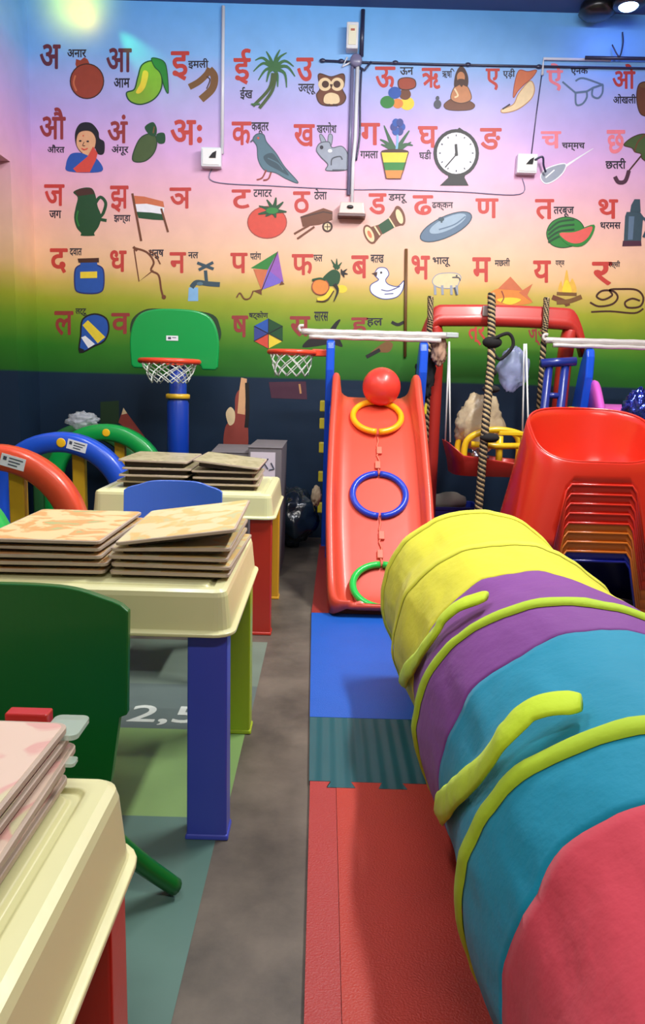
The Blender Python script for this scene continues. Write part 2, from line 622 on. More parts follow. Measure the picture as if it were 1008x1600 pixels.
S1, S2, S3, S4, S5, S6 = (0, 0), (330, 0), (658, 0), (0, 260), (330, 260), (658, 260)
Art(S1).poly('pome', [(340, 290), (343, 266), (362, 272), (380, 258), (395, 268), (404, 290), (400, 312), (348, 312)]).ell('pome', 392, 366, 75, 78, 0, 'dkbrown', 5).line('saffron', [(340, 340), (332, 375), (345, 410)], 8).done('painted_pomegranate', 'brown red pomegranate painted on the wall')
Art(S1).blob('lime', [(640, 292), (690, 275), (722, 315), (728, 390), (695, 445), (635, 470), (585, 455), (570, 418), (605, 402), (620, 350)], 'dkgreen', 6).blob('yellow', [(645, 320), (668, 330), (655, 390), (630, 420), (612, 415), (632, 375)]).blob('green', [(684, 262), (735, 275), (752, 320), (758, 418), (740, 392), (722, 330), (695, 300)], 'dkgreen', 4).done('painted_mango', 'yellow green mango with a leaf painted on the wall')
Art(S1).line('bark', [(852, 392), (895, 368), (930, 335), (945, 308)], 28).line('bark', [(942, 312), (965, 345), (955, 400), (905, 448)], 34).line('dkbrown', [(930, 345), (945, 360), (930, 400)], 5).done('painted_tamarind', 'pair of brown tamarind pods painted on the wall')
a = Art(S1).blob('black', [(338, 600), (362, 556), (410, 554), (442, 590), (448, 622), (470, 640), (468, 690), (442, 694), (420, 660), (380, 690), (345, 660)])
a.blob('skin', [(348, 610), (370, 590), (410, 592), (432, 625), (425, 670), (400, 690), (372, 690), (345, 655)], 'dkbrown', 3).poly('skin', [(372, 680), (412, 680), (414, 712), (368, 712)])
a.blob('blue', [(298, 740), (318, 695), (360, 688), (395, 700), (440, 718), (457, 772), (312, 772)]).poly('tomato', [(330, 760), (395, 705), (420, 660), (440, 690), (432, 722), (405, 776), (345, 776)])
a.ell('black', 362, 635, 6, 4).ell('black', 396, 637, 6, 4).line('tomato', [(368, 668), (382, 674), (396, 668)], 5).ell('tomato', 376, 612, 3, 3).line('dkbrown', [(380, 640), (374, 655), (384, 657)], 3)
a.done('painted_woman', 'woman with dark hair bun and red sash over blue blouse painted on the wall')
Art(S1).blob('olive', [(598, 722), (610, 662), (640, 615), (690, 602), (706, 640), (692, 690), (650, 726)], 'forest', 5).blob('dkgreen', [(652, 572), (688, 550), (706, 578), (700, 612), (672, 606)]).blob('dkgreen', [(705, 605), (740, 600), (742, 642), (712, 644)]).line('bark', [(690, 600), (695, 570)], 6).done('painted_grape', 'dark green grape bunch painted on the wall')
a = Art(S2)
for q, m in [((198, 272), (235, 262)), ((190, 322), (235, 285)), ((212, 362), (245, 315)), ((248, 232), (265, 262)), ((340, 238), (305, 262)), ((372, 300), (330, 275)), ((378, 345), (340, 300)), ((340, 395), (330, 330)), ((300, 392), (298, 340)), ((250, 370), (262, 325)), ((310, 225), (292, 262))]:
    a.line('palm', [(282, 308), m, q], 20, True, True)
a.line('olive', [(278, 330), (262, 400), (190, 478)], 14).line('olive', [(292, 330), (275, 410), (218, 488)], 14).line('palm', [(180, 470), (220, 470)], 7)
a.done('painted_sugarcane', 'green sugarcane plant painted on the wall')
a = Art(S2).blob('brown', [(484, 334), (540, 346), (596, 334), (598, 385), (590, 402), (606, 440), (580, 472), (500, 472), (474, 430), (490, 398)], 'dkbrown', 5)
a.ell('cream', 512, 380, 30, 30).ell('cream', 568, 380, 30, 30).ell('dkbrown', 514, 380, 16, 16).ell('dkbrown', 566, 380, 16, 16).poly('dkbrown', [(534, 380), (548, 380), (541, 402)]).blob('cream', [(512, 430), (540, 418), (572, 430), (576, 462), (540, 470), (508, 462)]).line('dkbrown', [(515, 475), (535, 472)], 8).line('dkbrown', [(548, 472), (570, 475)], 8)
a.done('painted_owl', 'brown owl with cream face painted on the wall')
a = Art(S2).ell('yellow', 882, 466, 32, 30).ell('orange', 840, 466, 24, 22).ell('green', 793, 460, 32, 28).ell('brown', 873, 425, 26, 25).ell('blue', 826, 418, 29, 27)
a.blob('pome', [(845, 360), (880, 350), (915, 360), (918, 392), (880, 405), (846, 395)], 'dkbrown', 4)
a.done('painted_wool_ball', 'coloured balls of wool painted on the wall')
a = Art(S2).blob('slate', [(188, 628), (205, 604), (236, 606), (250, 640), (292, 690), (330, 750), (392, 822), (340, 806), (290, 778), (240, 766), (212, 720), (206, 660)], 'dkslate', 4)
a.blob('dkslate', [(236, 705), (275, 690), (312, 735), (350, 790), (300, 765), (255, 740)]).line('slate', [(255, 712), (300, 735), (325, 765)], 5).line('brick', [(248, 765), (230, 800), (205, 810)], 7).line('brick', [(270, 775), (258, 805), (235, 812)], 7).ell('tomato', 212, 622, 5, 5).line('dkgrey', [(190, 628), (178, 640)], 7)
a.done('painted_pigeon', 'grey blue pigeon painted on the wall')
a = Art(S2).blob('grey', [(500, 650), (488, 610), (500, 608), (520, 645)], 'dkgrey', 3).blob('grey', [(525, 645), (530, 605), (546, 612), (540, 655)], 'dkgrey', 3)
a.blob('grey', [(474, 675), (490, 645), (530, 640), (545, 665), (590, 660), (620, 705), (622, 760), (520, 768), (525, 740), (492, 705)], 'dkgrey', 4).line('dkgrey', [(540, 745), (545, 715), (580, 705), (590, 720)], 6).ell('ink', 497, 664, 8, 9).line('dkgrey', [(545, 766), (600, 766)], 6).ell('white', 535, 680, 10, 8)
a.done('painted_rabbit', 'pale grey rabbit painted on the wall')
a = Art(S2)
for q, m in [((778, 565), (800, 620)), ((892, 588), (862, 632)), ((760, 628), (790, 645)), ((908, 655), (872, 652)), ((765, 650), (800, 665)), ((900, 640), (860, 665))]:
    a.line('mid', [(830, 685), m, q], 26, True, True)
a.line('sky', [(832, 690), (838, 640), (838, 600)], 10)
for k in range(6):
    a.ell('indigo' if k % 2 else 'blue', 840 + 18 * cos(k * 1.05), 572 + 22 * sin(k * 1.05), 16, 18)
a.ell('dkbrown', 826, 684, 62, 12).poly('yellow', [(764, 688), (888, 688), (878, 732), (773, 732)]).poly('green', [(773, 732), (878, 732), (868, 768), (781, 768)]).poly('orange', [(781, 768), (868, 768), (853, 805), (788, 805)])
a.line('dkbrown', [(764, 686), (788, 805), (853, 805), (888, 686)], 4, False)
a.done('painted_flowerpot', 'striped flowerpot with a blue flower painted on the wall')
a = Art(S3).blob('brown', [(105, 468), (150, 440), (200, 448), (240, 470), (228, 492), (170, 498), (115, 492)], 'dkbrown', 3).blob('skin2', [(150, 392), (180, 375), (210, 392), (226, 445), (180, 465), (134, 445)], 'dkbrown', 3).blob('dkbrown', [(152, 345), (165, 312), (180, 298), (198, 312), (212, 350), (208, 390), (180, 380), (150, 392)]).ell('skin2', 179, 348, 18, 24).blob('dkbrown', [(165, 362), (180, 356), (195, 362), (182, 392)]).line('cream', [(150, 400), (165, 430), (150, 440)], 8).ell('dkgrey', 74, 470, 17, 20).ell('dkgrey', 74, 443, 8, 10)
a.done('painted_sage', 'seated bearded sage in brown painted on the wall')
Art(S3).blob('saffron', [(440, 318), (480, 322), (520, 316), (500, 350), (465, 380), (436, 410), (415, 440), (420, 380)], 'brick', 3).blob('cream', [(490, 365), (510, 398), (495, 445), (435, 492), (372, 508), (362, 494), (415, 470), (440, 420)], 'tan', 4).line('ink', [(366, 492), (400, 470)], 7).done('painted_heel', 'bare foot and heel under red cloth painted on the wall')
a = Art(S3).line('steel', [(636, 368), (695, 418)], 8).line('steel', [(695, 365), (730, 352), (818, 382)], 8).line('steel', [(690, 418), (745, 412), (775, 395), (820, 380)], 9, False).line('steel', [(695, 420), (698, 470), (725, 468), (745, 440), (745, 412)], 8).line('steel', [(772, 398), (770, 430), (795, 442), (815, 420), (818, 382)], 8)
a.done('painted_spectacles', 'blue grey spectacles painted on the wall')
Art(S3).blob('brown', [(978, 385), (1010, 368), (1045, 380), (1050, 440), (1040, 515), (990, 515), (970, 450)], 'dkbrown', 4).ell('bark', 1015, 385, 34, 12).done('painted_mortar', 'brown mortar painted on the wall')
a = Art(S3).poly('black', [(122, 606), (160, 585), (172, 574), (190, 586), (220, 606), (215, 625), (125, 625)]).poly('black', [(118, 775), (202, 775), (196, 800), (214, 836), (84, 836), (122, 800)]).ell('black', 158, 690, 103, 109).ell('white', 158, 690, 87, 93)
for k in range(12):
    t = k * pi / 6
    a.line('dkgrey', [(158 + 70 * sin(t), 690 - 76 * cos(t)), (158 + 78 * sin(t), 690 - 84 * cos(t))], 5, False)
a.line('black', [(160, 702), (156, 650)], 11, False).line('black', [(162, 692), (108, 754)], 5, False).ell('black', 158, 695, 7, 7)
a.done('painted_clock', 'round black alarm clock with white face painted on the wall')
a = Art(S3).line('white', [(640, 755), (700, 715), (775, 668)], 12, True, True).blob('grey', [(538, 800), (552, 768), (600, 745), (650, 738), (640, 775), (600, 812), (560, 826)], 'white', 5).line('white', [(560, 800), (600, 765)], 6)
a.done('painted_spoon', 'pale grey spoon painted on the wall')
Art(S3).line('dkbrown', [(1000, 690), (930, 775)], 7, False).blob('olive', [(912, 652), (955, 616), (1010, 604), (1045, 640), (1030, 725), (995, 715), (988, 692), (962, 684), (948, 666)], 'dkbrown', 4).line('brown', [(960, 684), (975, 640), (1010, 604)], 6).line('navyrose', [(935, 768), (918, 815), (888, 820), (872, 795)], 18).done('painted_umbrella', 'olive umbrella with a hooked handle painted on the wall')
a = Art(S4).line('dkgreen', [(430, 165), (452, 138), (476, 165), (465, 210), (448, 235), (480, 244)], 14).poly('dkgreen', smooth_path([(330, 116), (368, 98), (412, 98), (430, 130), (440, 180), (456, 225), (445, 270), (424, 300), (424, 312), (366, 312), (366, 300), (345, 275), (334, 230), (342, 180), (350, 140)], 4, True)).poly('dkbrown', [(336, 114), (368, 100), (412, 100), (426, 124), (352, 134)]).line('green', [(352, 200), (346, 235), (356, 270)], 7)
a.done('painted_jug', 'dark green water jug painted on the wall')
a = Art(S4).poly('saffron', [(604, 132), (650, 136), (735, 158), (740, 185), (660, 168), (608, 170)]).poly('white', [(608, 170), (660, 168), (740, 185), (736, 216), (680, 208), (614, 204)]).poly('dkgreen', [(614, 204), (680, 208), (736, 216), (738, 242), (690, 240), (624, 232)]).line('brown', [(596, 122), (636, 336)], 10, False).line('brown', [(726, 190), (757, 296)], 9, False)
a.done('painted_flag', 'saffron white and green flag on poles painted on the wall')
Art(S4).blob('blue', [(338, 470), (358, 446), (400, 438), (442, 446), (466, 470), (466, 545), (445, 568), (400, 572), (355, 566), (338, 545)], 'dkblue', 6).poly('blue', [(362, 428), (438, 428), (438, 450), (362, 450)]).poly('dkbrown', [(350, 415), (446, 412), (446, 432), (354, 434)]).poly('yellow', [(362, 475), (438, 473), (438, 502), (362, 504)]).done('painted_inkpot', 'blue inkpot with yellow label painted on the wall')
Art(S4).line('brown', [(600, 366), (660, 386), (692, 430), (680, 468), (714, 490), (726, 556), (738, 596)], 9).line('brown', [(604, 375), (626, 518), (690, 468)], 6, False).line('brown', [(600, 362), (618, 380)], 12, False).ell('brown', 738, 588, 10, 10).line('brown', [(670, 378), (700, 400), (722, 440)], 6).done('painted_bow', 'brown archery bow painted on the wall')
a = Art(S4).poly('sky', [(850, 545), (892, 545), (892, 606), (846, 606)]).line('dkslate', [(990, 532), (935, 528), (885, 522), (862, 545)], 22).line('dkslate', [(930, 525), (925, 468)], 15, False).line('dkslate', [(888, 434), (962, 462)], 13, False).line('dkslate', [(960, 432), (895, 466)], 13, False).ell('slate', 900, 528, 14, 8)
a.done('painted_tap', 'grey water tap with blue water painted on the wall')
a = Art(S4).poly('blue', smooth_path([(372, 690), (425, 664), (478, 684), (490, 735), (470, 785), (425, 808), (360, 836), (364, 760)], 4, True)).poly('yellow', [(372, 715), (396, 692), (474, 768), (440, 796)]).poly('white', [(366, 770), (384, 762), (428, 800), (398, 818)]).line('black', smooth_path([(372, 690), (425, 664), (478, 684), (490, 735), (470, 785), (425, 808), (360, 836), (364, 760)], 4, True) + [(372, 690)], 7, False).poly('black', [(356, 815), (382, 826), (358, 842)])
a.done('painted_spinning_top', 'blue and yellow spinning top painted on the wall')
a = Art(S5).ell('tomato', 252, 252, 88, 72, 0, 'brick', 4)
for q in [(215, 178), (250, 150), (292, 140), (325, 160), (340, 205), (212, 215), (245, 225), (290, 232)]:
    a.line('dkgreen', [(275, 200), ((275 + q[0]) / 2 + 4, (200 + q[1]) / 2), q], 26, True, True)
a.ell('green', 275, 200, 28, 14)
a.done('painted_tomato', 'red tomato with green top painted on the wall')
Art(S5).ell('dkbrown', 523, 272, 24, 25).ell('cream', 523, 272, 15, 16).line('dkbrown', [(510, 272), (536, 272)], 4, False).line('dkbrown', [(523, 258), (523, 286)], 4, False).poly('brown', [(402, 226), (505, 188), (546, 202), (546, 240), (490, 262), (412, 272)]).line('dkbrown', [(402, 230), (505, 205), (546, 212)], 6, False).line('brown', [(442, 265), (374, 304)], 9, False).line('brown', [(465, 272), (388, 326)], 9, False).done('painted_handcart', 'brown wooden handcart painted on the wall')
a = Art(S5).poly('brown', [(695, 280), (755, 262), (790, 245), (832, 182), (868, 262), (812, 278), (770, 305), (735, 348)]).poly('dkgreen', [(752, 264), (800, 232), (824, 276), (772, 306)]).ell('brown', 713, 306, 24, 46, -24).ell('cream', 713, 306, 17, 37, -24).ell('saffron', 713, 306, 8, 18, -24).ell('brown', 849, 222, 22, 46, -18).ell('cream', 847, 226, 14, 34, -18).line('cream', [(735, 270), (760, 310)], 7, False).line('cream', [(800, 232), (826, 274)], 6, False)
a.done('painted_drum', 'hourglass hand drum with green middle painted on the wall')
Art(S6).ell('steel', 112, 272, 126, 46, -25, 'dkslate', 5).ell('ltsteel', 120, 258, 90, 28, -25).line('steel', [(80, 285), (150, 262), (200, 225)], 6).ell('dkslate', 90, 238, 14, 10).line('dkslate', [(92, 240), (92, 254)], 8, False).done('painted_pot_lid', 'blue grey pot lid painted on the wall')
a = Art(S5).poly('green', [(178, 458), (300, 383), (255, 465)]).poly('purple', [(300, 383), (326, 520), (255, 465)]).poly('violet', [(326, 520), (226, 556), (255, 465)]).poly('saffron', [(226, 556), (190, 462), (255, 465)]).line('dkbrown', [(300, 383), (226, 560)], 4, False).poly('brown', [(226, 552), (190, 560), (228, 578)]).poly('brown', [(318, 515), (330, 530), (306, 535)]).line('brown', [(190, 560), (175, 592), (150, 596), (130, 570), (115, 590)], 6)
a.done('painted_kite', 'green and purple kite painted on the wall')
a = Art(S5).ell('yellow', 588, 552, 24, 18).blob('dkgreen', [(498, 510), (545, 465), (580, 482), (572, 530), (528, 538)])
for q in [(540, 420), (565, 415), (588, 432), (580, 455), (548, 448)]:
    a.line('dkgreen', [(565, 460), q], 16, False, True)
for q in [(585, 462), (612, 462), (615, 485), (600, 500)]:
    a.line('black', [(590, 480), q], 14, False, True)
a.ell('orange', 492, 542, 38, 36, 0, 'brick', 4).line('yellow', [(478, 600), (515, 590), (545, 550)], 18).line('dkbrown', [(474, 606), (520, 604), (552, 560)], 5).line('black', [(555, 530), (570, 560), (552, 608)], 18, True, True).line('dkgreen', [(455, 512), (490, 505), (515, 512)], 9)
a.done('painted_fruit', 'mixed fruit with dark leaves painted on the wall')
a = Art(S5).blob('white', [(735, 485), (752, 458), (785, 458), (800, 485), (785, 512), (800, 532), (840, 540), (868, 515), (860, 560), (830, 590), (770, 596), (722, 570), (718, 535), (752, 512), (745, 500)], 'indigo', 4).line('indigo', [(765, 555), (800, 560), (850, 540)], 4).line('indigo', [(780, 575), (820, 572)], 4).poly('dkbrown', [(722, 482), (748, 474), (745, 495)]).ell('ink', 765, 478, 5, 5)
a.done('painted_duck', 'white duck outlined in blue painted on the wall')
a = Art(S6).blob('cream', [(52, 510), (80, 484), (150, 480), (178, 495), (172, 520), (155, 545), (100, 548), (60, 535)], 'grey', 4)
for x in (62, 95, 135, 160):
    a.line('grey', [(x, 535), (x + 2, 578)], 11, False)
a.line('dkgrey', [(140, 500), (168, 500), (176, 515)], 5).line('dkgrey', [(150, 545), (160, 580)], 8, False).ell('dkgrey', 160, 492, 4, 4)
a.done('painted_bear', 'pale bear painted on the wall above the red beam')
a = Art(S6).blob('orange', [(298, 580), (345, 550), (410, 545), (455, 565), (500, 610), (440, 625), (360, 625), (310, 605)]).poly('saffron', [(345, 552), (402, 496), (460, 560), (402, 556)]).poly('saffron', [(440, 568), (502, 528), (478, 580), (505, 615)]).blob('yellow', [(340, 600), (400, 590), (450, 600), (400, 622)]).ell('black', 322, 580, 6, 6).line('brick', [(362, 560), (372, 590), (362, 612)], 5)
a.done('painted_fish', 'orange fish painted on the wall')
a = Art(S6).blob('fire', [(618, 560), (630, 515), (638, 540), (655, 465), (668, 520), (682, 505), (700, 562), (660, 580)]).blob('yellow', [(635, 560), (655, 510), (678, 560), (658, 575)]).line('brown', [(590, 588), (650, 612), (660, 628)], 22).line('bark', [(722, 586), (668, 606), (610, 612)], 20).line('bark', [(610, 572), (700, 576)], 14, False)
a.done('painted_fire', 'yellow campfire on logs painted on the wall')
a = Art(S6).line('dkbrown', [(760, 612), (800, 630), (860, 620), (885, 590), (865, 562), (815, 560), (790, 585), (820, 600), (860, 580), (850, 556), (900, 552), (970, 556), (1000, 590), (985, 630), (930, 635), (918, 612), (950, 595), (985, 605)], 9).line('dkbrown', [(765, 655), (850, 652), (960, 660), (1000, 640)], 8)
a.done('painted_rope', 'loose brown rope painted on the wall')
a = Art(S6).blob('green', [(565, 300), (590, 250), (650, 228), (710, 245), (735, 290), (710, 345), (640, 366), (585, 350)], 'dkgreen', 4)
for t in (0, 22, 44, 66):
    a.line('dkgreen', [(572, 290 + t * 0.8), (620, 250 + t), (690, 240 + t)], 9)
a.poly('green', smooth_path([(618, 300), (690, 292), (778, 262), (765, 320), (720, 360), (660, 352)], 4, True)).poly('pinkr', smooth_path([(622, 302), (690, 296), (768, 270), (752, 318), (712, 346), (662, 340)], 4, True))
a.done('painted_watermelon', 'cut watermelon painted on the wall')
Art(S6).poly('dkslate', [(925, 205), (985, 205), (1000, 225), (990, 340), (992, 355), (905, 358), (912, 335), (918, 225)]).poly('steel', [(935, 225), (960, 225), (952, 330), (930, 330)]).poly('navyrose', [(908, 335), (990, 335), (992, 358), (905, 360)]).poly('dkslate', [(945, 175), (960, 148), (985, 148), (988, 205), (940, 205)]).line('dkslate', [(995, 230), (1022, 260), (1000, 320)], 12).done('painted_flask', 'blue grey thermos flask painted on the wall')
a = Art(S5)
hexc = ['red', 'blue', 'blue', 'dkgreen', 'yellow', 'orange']
hp = [(258 + 74 * sin(k * pi / 3), 752 + 68 * cos(k * pi / 3)) for k in range(6)]
for k, c in enumerate(['yellow', 'dkgreen', 'dkgreen', 'blue', 'indigo', 'tomato']):
    a.poly(c, [(258, 752), hp[(k + 1) % 6], hp[(k + 2) % 6]] if False else [(258, 752), hp[k], hp[(k + 1) % 6]])
for k in range(6):
    a.line('ink', [(258, 752), hp[k]], 3, False)
a.done('painted_hexagon', 'hexagon of coloured triangles painted on the wall')
Art(S4).blob('forest', [(590, 700), (640, 650), (720, 640), (940, 660), (990, 720), (985, 790), (900, 830), (700, 820), (600, 780)]).done('painted_tree', 'dark trees painted on the wall behind the green backboard')
Art(S5).blob('black', [(410, 812), (450, 770), (500, 770), (560, 700), (582, 692), (560, 740), (580, 780), (590, 812), (540, 800), (470, 810)]).done('painted_crow', 'black crow painted on the wall')
Art(S5).blob('bark', [(700, 856), (745, 815), (790, 788), (818, 800), (800, 835), (750, 838)]).line('black', [(698, 858), (760, 825)], 16, False).line('black', [(812, 700), (840, 712), (868, 700)], 14).done('painted_bird', 'brown bird painted on the wall above the slide')
# paint on the dark dado
a = Art().blob('brick', [(352, 668), (366, 648), (368, 620), (376, 610), (384, 640), (388, 675), (384, 700), (352, 702)]).poly('skin', [(371, 646), (374, 610), (377, 590), (386, 592), (384, 615), (383, 648)]).blob('cream', [(353, 646), (360, 636), (367, 644), (366, 660), (358, 664)]).line('black', [(386, 598), (387, 640), (385, 668)], 6)
a.done('painted_dancer', 'figure in red with one raised arm painted on the dark wall')
Art().poly('forest', [(157, 628), (186, 626), (186, 662), (157, 662)]).poly('brick', [(193, 638), (226, 682), (224, 690), (185, 660)]).poly('cream', [(193, 637), (199, 646), (190, 648)]).done('painted_hut', 'small green and red hut painted on the dark wall')
Art().poly('navyrose', [(420, 597), (478, 596), (480, 624), (424, 622)]).line('tan', [(468, 600), (470, 615)], 3, False).done('painted_banner', 'dull red banner painted on the dark wall under the hoop net')


# ------------------------------------------------------------------ floor paint (flat, part of the floor)
def floor_patch(name, x0, x1, y0, y1, color, z=0.0008, label=None):
    m = mat('floor_paint_' + name + str(color), color, 0.42, 0.22, 5.0, 0.08, 14)
    o = MB().add([(x0, y0, z), (x1, y0, z), (x1, y1, z), (x0, y1, z)], [(0, 1, 2, 3)]).build(name, m, FLOOR)
    if label:
        o['label'] = label
    return o


floor_patch('painted_patch', -1.6, -0.205, 0.1, 1.555, (86, 118, 108), label='teal grey square painted on the floor')
floor_patch('painted_patch', -1.6, -0.195, 1.555, 1.985, (126, 160, 96), label='light green square painted on the floor')
floor_patch('painted_patch', -1.6, -0.19, 1.985, 2.30, (92, 106, 102), label='grey square painted on the floor with white numbers')
floor_patch('painted_patch', -1.6, -0.19, 2.30, 2.72, (110, 126, 112), label='pale grey square painted on the floor')


def floor_text(s, x0, x1, y0, y1):
    me = text_mesh(s, 0.012)
    xs = [v.co.x for v in me.vertices]
    ys = [v.co.y for v in me.vertices]
    for v in me.vertices:
        v.co = (x0 + (v.co.x - min(xs)) / (max(xs) - min(xs)) * (x1 - x0), y0 + (v.co.y - min(ys)) / (max(ys) - min(ys)) * (y1 - y0), 0.0016)
    me.materials.clear()
    me.materials.append(mat('floor_number_paint', (190, 198, 190), 0.6, 0.2, 20))
    o = bpy.data.objects.new('painted_number', me)
    COL.objects.link(o)
    o.parent = FLOOR
    o['label'] = 'white numbers painted on the floor'


floor_text('2,5', -0.535, -0.338, 2.005, 2.135)

# ------------------------------------------------------------------ wiring on the back wall
WHITE = plastic('white_pvc', (226, 228, 232))
GREYP = plastic('grey_pvc', (120, 118, 150))
DARKW = plastic('dark_cable', (48, 50, 78))
BLACK = plastic('black_plastic', (20, 20, 22))
Y0 = WALL_Y


def wall_tube(name, label, cat, pts, r, m, group=None, seg=8):
    o = MB().tube(pts, r, seg).build(name, m, None, True)
    return tag(o, label, cat, group)


wall_tube('conduit', 'white conduit pipe running down to the switch box below the sugarcane letter', 'pipe', [(-0.632, Y0 - 0.012, 3.01), (-0.634, Y0 - 0.012, 2.235)], 0.010, WHITE)
wall_tube('conduit', 'dark cable coming down from the ceiling beside the small light box', 'pipe', [(0.148, Y0 - 0.014, 3.01), (0.147, Y0 - 0.014, 2.77)], 0.012, DARKW)
wall_tube('conduit', 'white conduit pipe between the rabbit and the flowerpot', 'pipe', [(0.128, Y0 - 0.012, 2.735), (0.128, Y0 - 0.012, 2.345), (0.120, Y0 - 0.012, 2.20), (0.120, Y0 - 0.012, 1.99)], 0.011, WHITE)
wall_tube('conduit', 'purple grey conduit pipe passing close beside the painted rabbit', 'pipe', [(0.098, Y0 - 0.012, 2.735), (0.098, Y0 - 0.012, 2.03)], 0.010, GREYP)
wall_tube('cable', 'dark cable hanging loose along the flowerpot side of the white conduit', 'cable', smooth_path([(0.150, Y0 - 0.008, 2.70), (0.148, Y0 - 0.008, 2.55), (0.153, Y0 - 0.008, 2.36), (0.137, Y0 - 0.008, 2.22)], 5), 0.0055, DARKW)
wall_tube('cable', 'dark horizontal cable clipped across the top row of letters', 'cable', [(-0.075, Y0 - 0.008, 2.745), (0.15, Y0 - 0.008, 2.742), (0.60, Y0 - 0.008, 2.742), (1.1, Y0 - 0.008, 2.746), (2.2, Y0 - 0.008, 2.755)], 0.0065, DARKW)
CLIP_WHERE = ['clip at the free end of the long horizontal cable', 'clip on the long cable just before the junction box', 'clip on the long cable above the wool balls', 'clip on the long cable above the seated sage', 'clip on the long cable above the painted heel']
for x, lb in zip((-0.07, 0.035, 0.34, 0.75, 1.15), CLIP_WHERE):
    tag(MB().ball((x, Y0 - 0.010, 2.745), 0.014, 10, 8, (1.3, 0.6, 0.8)).build('cable_clip', DARKW, None, True), 'dark ' + lb, 'clip', 'clips on the long cable')
wall_tube('conduit', 'thin white conduit above the pale letters near the ceiling lamp', 'pipe', [(1.172, Y0 - 0.012, 2.70), (1.172, Y0 - 0.012, 2.785), (1.55, Y0 - 0.012, 2.788)], 0.008, WHITE)
wall_tube('cable', 'thick dark cable running on from the thin white conduit under the ceiling lamp', 'cable', [(1.40, Y0 - 0.03, 2.79), (1.9, Y0 - 0.03, 2.795)], 0.010, DARKW)
wall_tube('cable', 'thin dark cable dangling over the thick cable below the ceiling lamp', 'cable', smooth_path([(1.60, Y0 - 0.02, 2.93), (1.605, Y0 - 0.03, 2.87), (1.585, Y0 - 0.045, 2.795), (1.545, Y0 - 0.03, 2.86)], 6), 0.004, DARKW)
wall_tube('cable', 'thin cable dropping to the switch box beside the painted spoon', 'cable', [(1.17, Y0 - 0.004, 2.70), (1.155, Y0 - 0.004, 2.50), (1.142, Y0 - 0.004, 2.27)], 0.003, DARKW)
wall_tube('cable', 'thin grey cable sagging across the wall between the two switch boxes', 'cable', smooth_path([(-0.685, Y0 - 0.004, 2.17), (-0.685, Y0 - 0.004, 2.085), (-0.35, Y0 - 0.004, 2.07), (0.10, Y0 - 0.004, 2.062), (0.35, Y0 - 0.004, 2.068), (0.75, Y0 - 0.004, 2.066), (1.09, Y0 - 0.004, 2.062), (1.10, Y0 - 0.004, 2.15)], 6), 0.0028, GREYP)
wall_tube('conduit', 'brown upright strip above the silver bar over the slide', 'pipe', [(0.447, Y0 - 0.010, 1.74), (0.468, Y0 - 0.010, 1.12)], 0.009, mat('brown_strip', (112, 78, 44), 0.5))


def switch_box(label, x, z, w=0.115, h=0.105, d=0.055, knob=(0.012, 0.012)):
    t = thing('switch_box', label, 'switch box', (x, Y0, z), 0, 'white boxes on the wall')
    MB().box(-w / 2, w / 2, -d, 0, -h / 2, h / 2).build('casing', WHITE, t, bevel=0.006)
    fp = MB().box(-w / 2 + 0.010, w / 2 - 0.010, -d - 0.004, -d, -h / 2 + 0.010, h / 2 - 0.010).build('face_plate', plastic('box_plate', (236, 236, 232)), t, bevel=0.002)
    k = MB()
    k.add([(knob[0] - 0.022, -d - 0.010, knob[1] - 0.018), (knob[0] + 0.016, -d - 0.010, knob[1] - 0.018), (knob[0] + 0.020, -d - 0.014, knob[1] + 0.018), (knob[0] - 0.002, -d - 0.014, knob[1] + 0.006),
           (knob[0] - 0.022, -d, knob[1] - 0.018), (knob[0] + 0.016, -d, knob[1] - 0.018), (knob[0] + 0.020, -d, knob[1] + 0.018), (knob[0] - 0.002, -d, knob[1] + 0.006)],
          [(0, 1, 2, 3), (0, 4, 5, 1), (1, 5, 6, 2), (2, 6, 7, 3), (3, 7, 4, 0)])
    k.build('switch', BLACK, fp)
    return t


switch_box('white switch box with a black switch at the end of the long white conduit', -0.692, 2.205)
switch_box('white switch box with a black plug beside the painted spoon', 1.112, 2.218)
wall_tube('cable', 'dark plug cable looping from the switch box to the painted spoon', 'cable', smooth_path([(1.15, Y0 - 0.058, 2.235), (1.19, Y0 - 0.07, 2.25), (1.205, Y0 - 0.05, 2.21), (1.225, Y0 - 0.03, 2.18)], 6), 0.006, DARKW)
lb = thing('light_box', 'small upright white lamp box beside the dark cable near the ceiling', 'lamp', (0.092, Y0, 2.855))
MB().box(-0.033, 0.033, -0.075, 0, -0.068, 0.068).build('casing', WHITE, lb, bevel=0.006)
MB().box(-0.022, 0.022, -0.079, -0.075, -0.050, 0.050).build('face_plate', plastic('lamp_plate', (238, 234, 205)), lb, bevel=0.002)
MB().box(-0.010, 0.012, -0.083, -0.079, 0.020, 0.030).build('switch', plastic('lamp_switch', (190, 110, 90)), lb)
jb = thing('junction_box', 'grey junction box where the cables meet above the conduits', 'junction box', (0.118, Y0, 2.745))
MB().lathe([(0.034, 0), (0.034, 0.03), (0.028, 0.036)], 16).build('casing', GREYP, jb, True).rotation_euler = (pi / 2, 0, 0)
MB().tube([(-0.02, -0.01, 0), (-0.075, -0.012, -0.03), (-0.05, -0.01, 0.02)], 0.006).build('wire', WHITE, jb, True)
MB().tube([(0.02, -0.01, -0.03), (0.05, -0.014, -0.045), (0.085, -0.012, 0.0)], 0.006).build('wire', DARKW, jb, True)
sh = thing('wall_socket', 'white socket tray with a dark underside at the foot of the conduits', 'socket', (0.120, Y0, 1.945))
MB().box(-0.075, 0.075, -0.075, 0, -0.030, 0.035, 0.008).build('casing', plastic('socket_cream', (222, 200, 190)), sh, bevel=0.006)
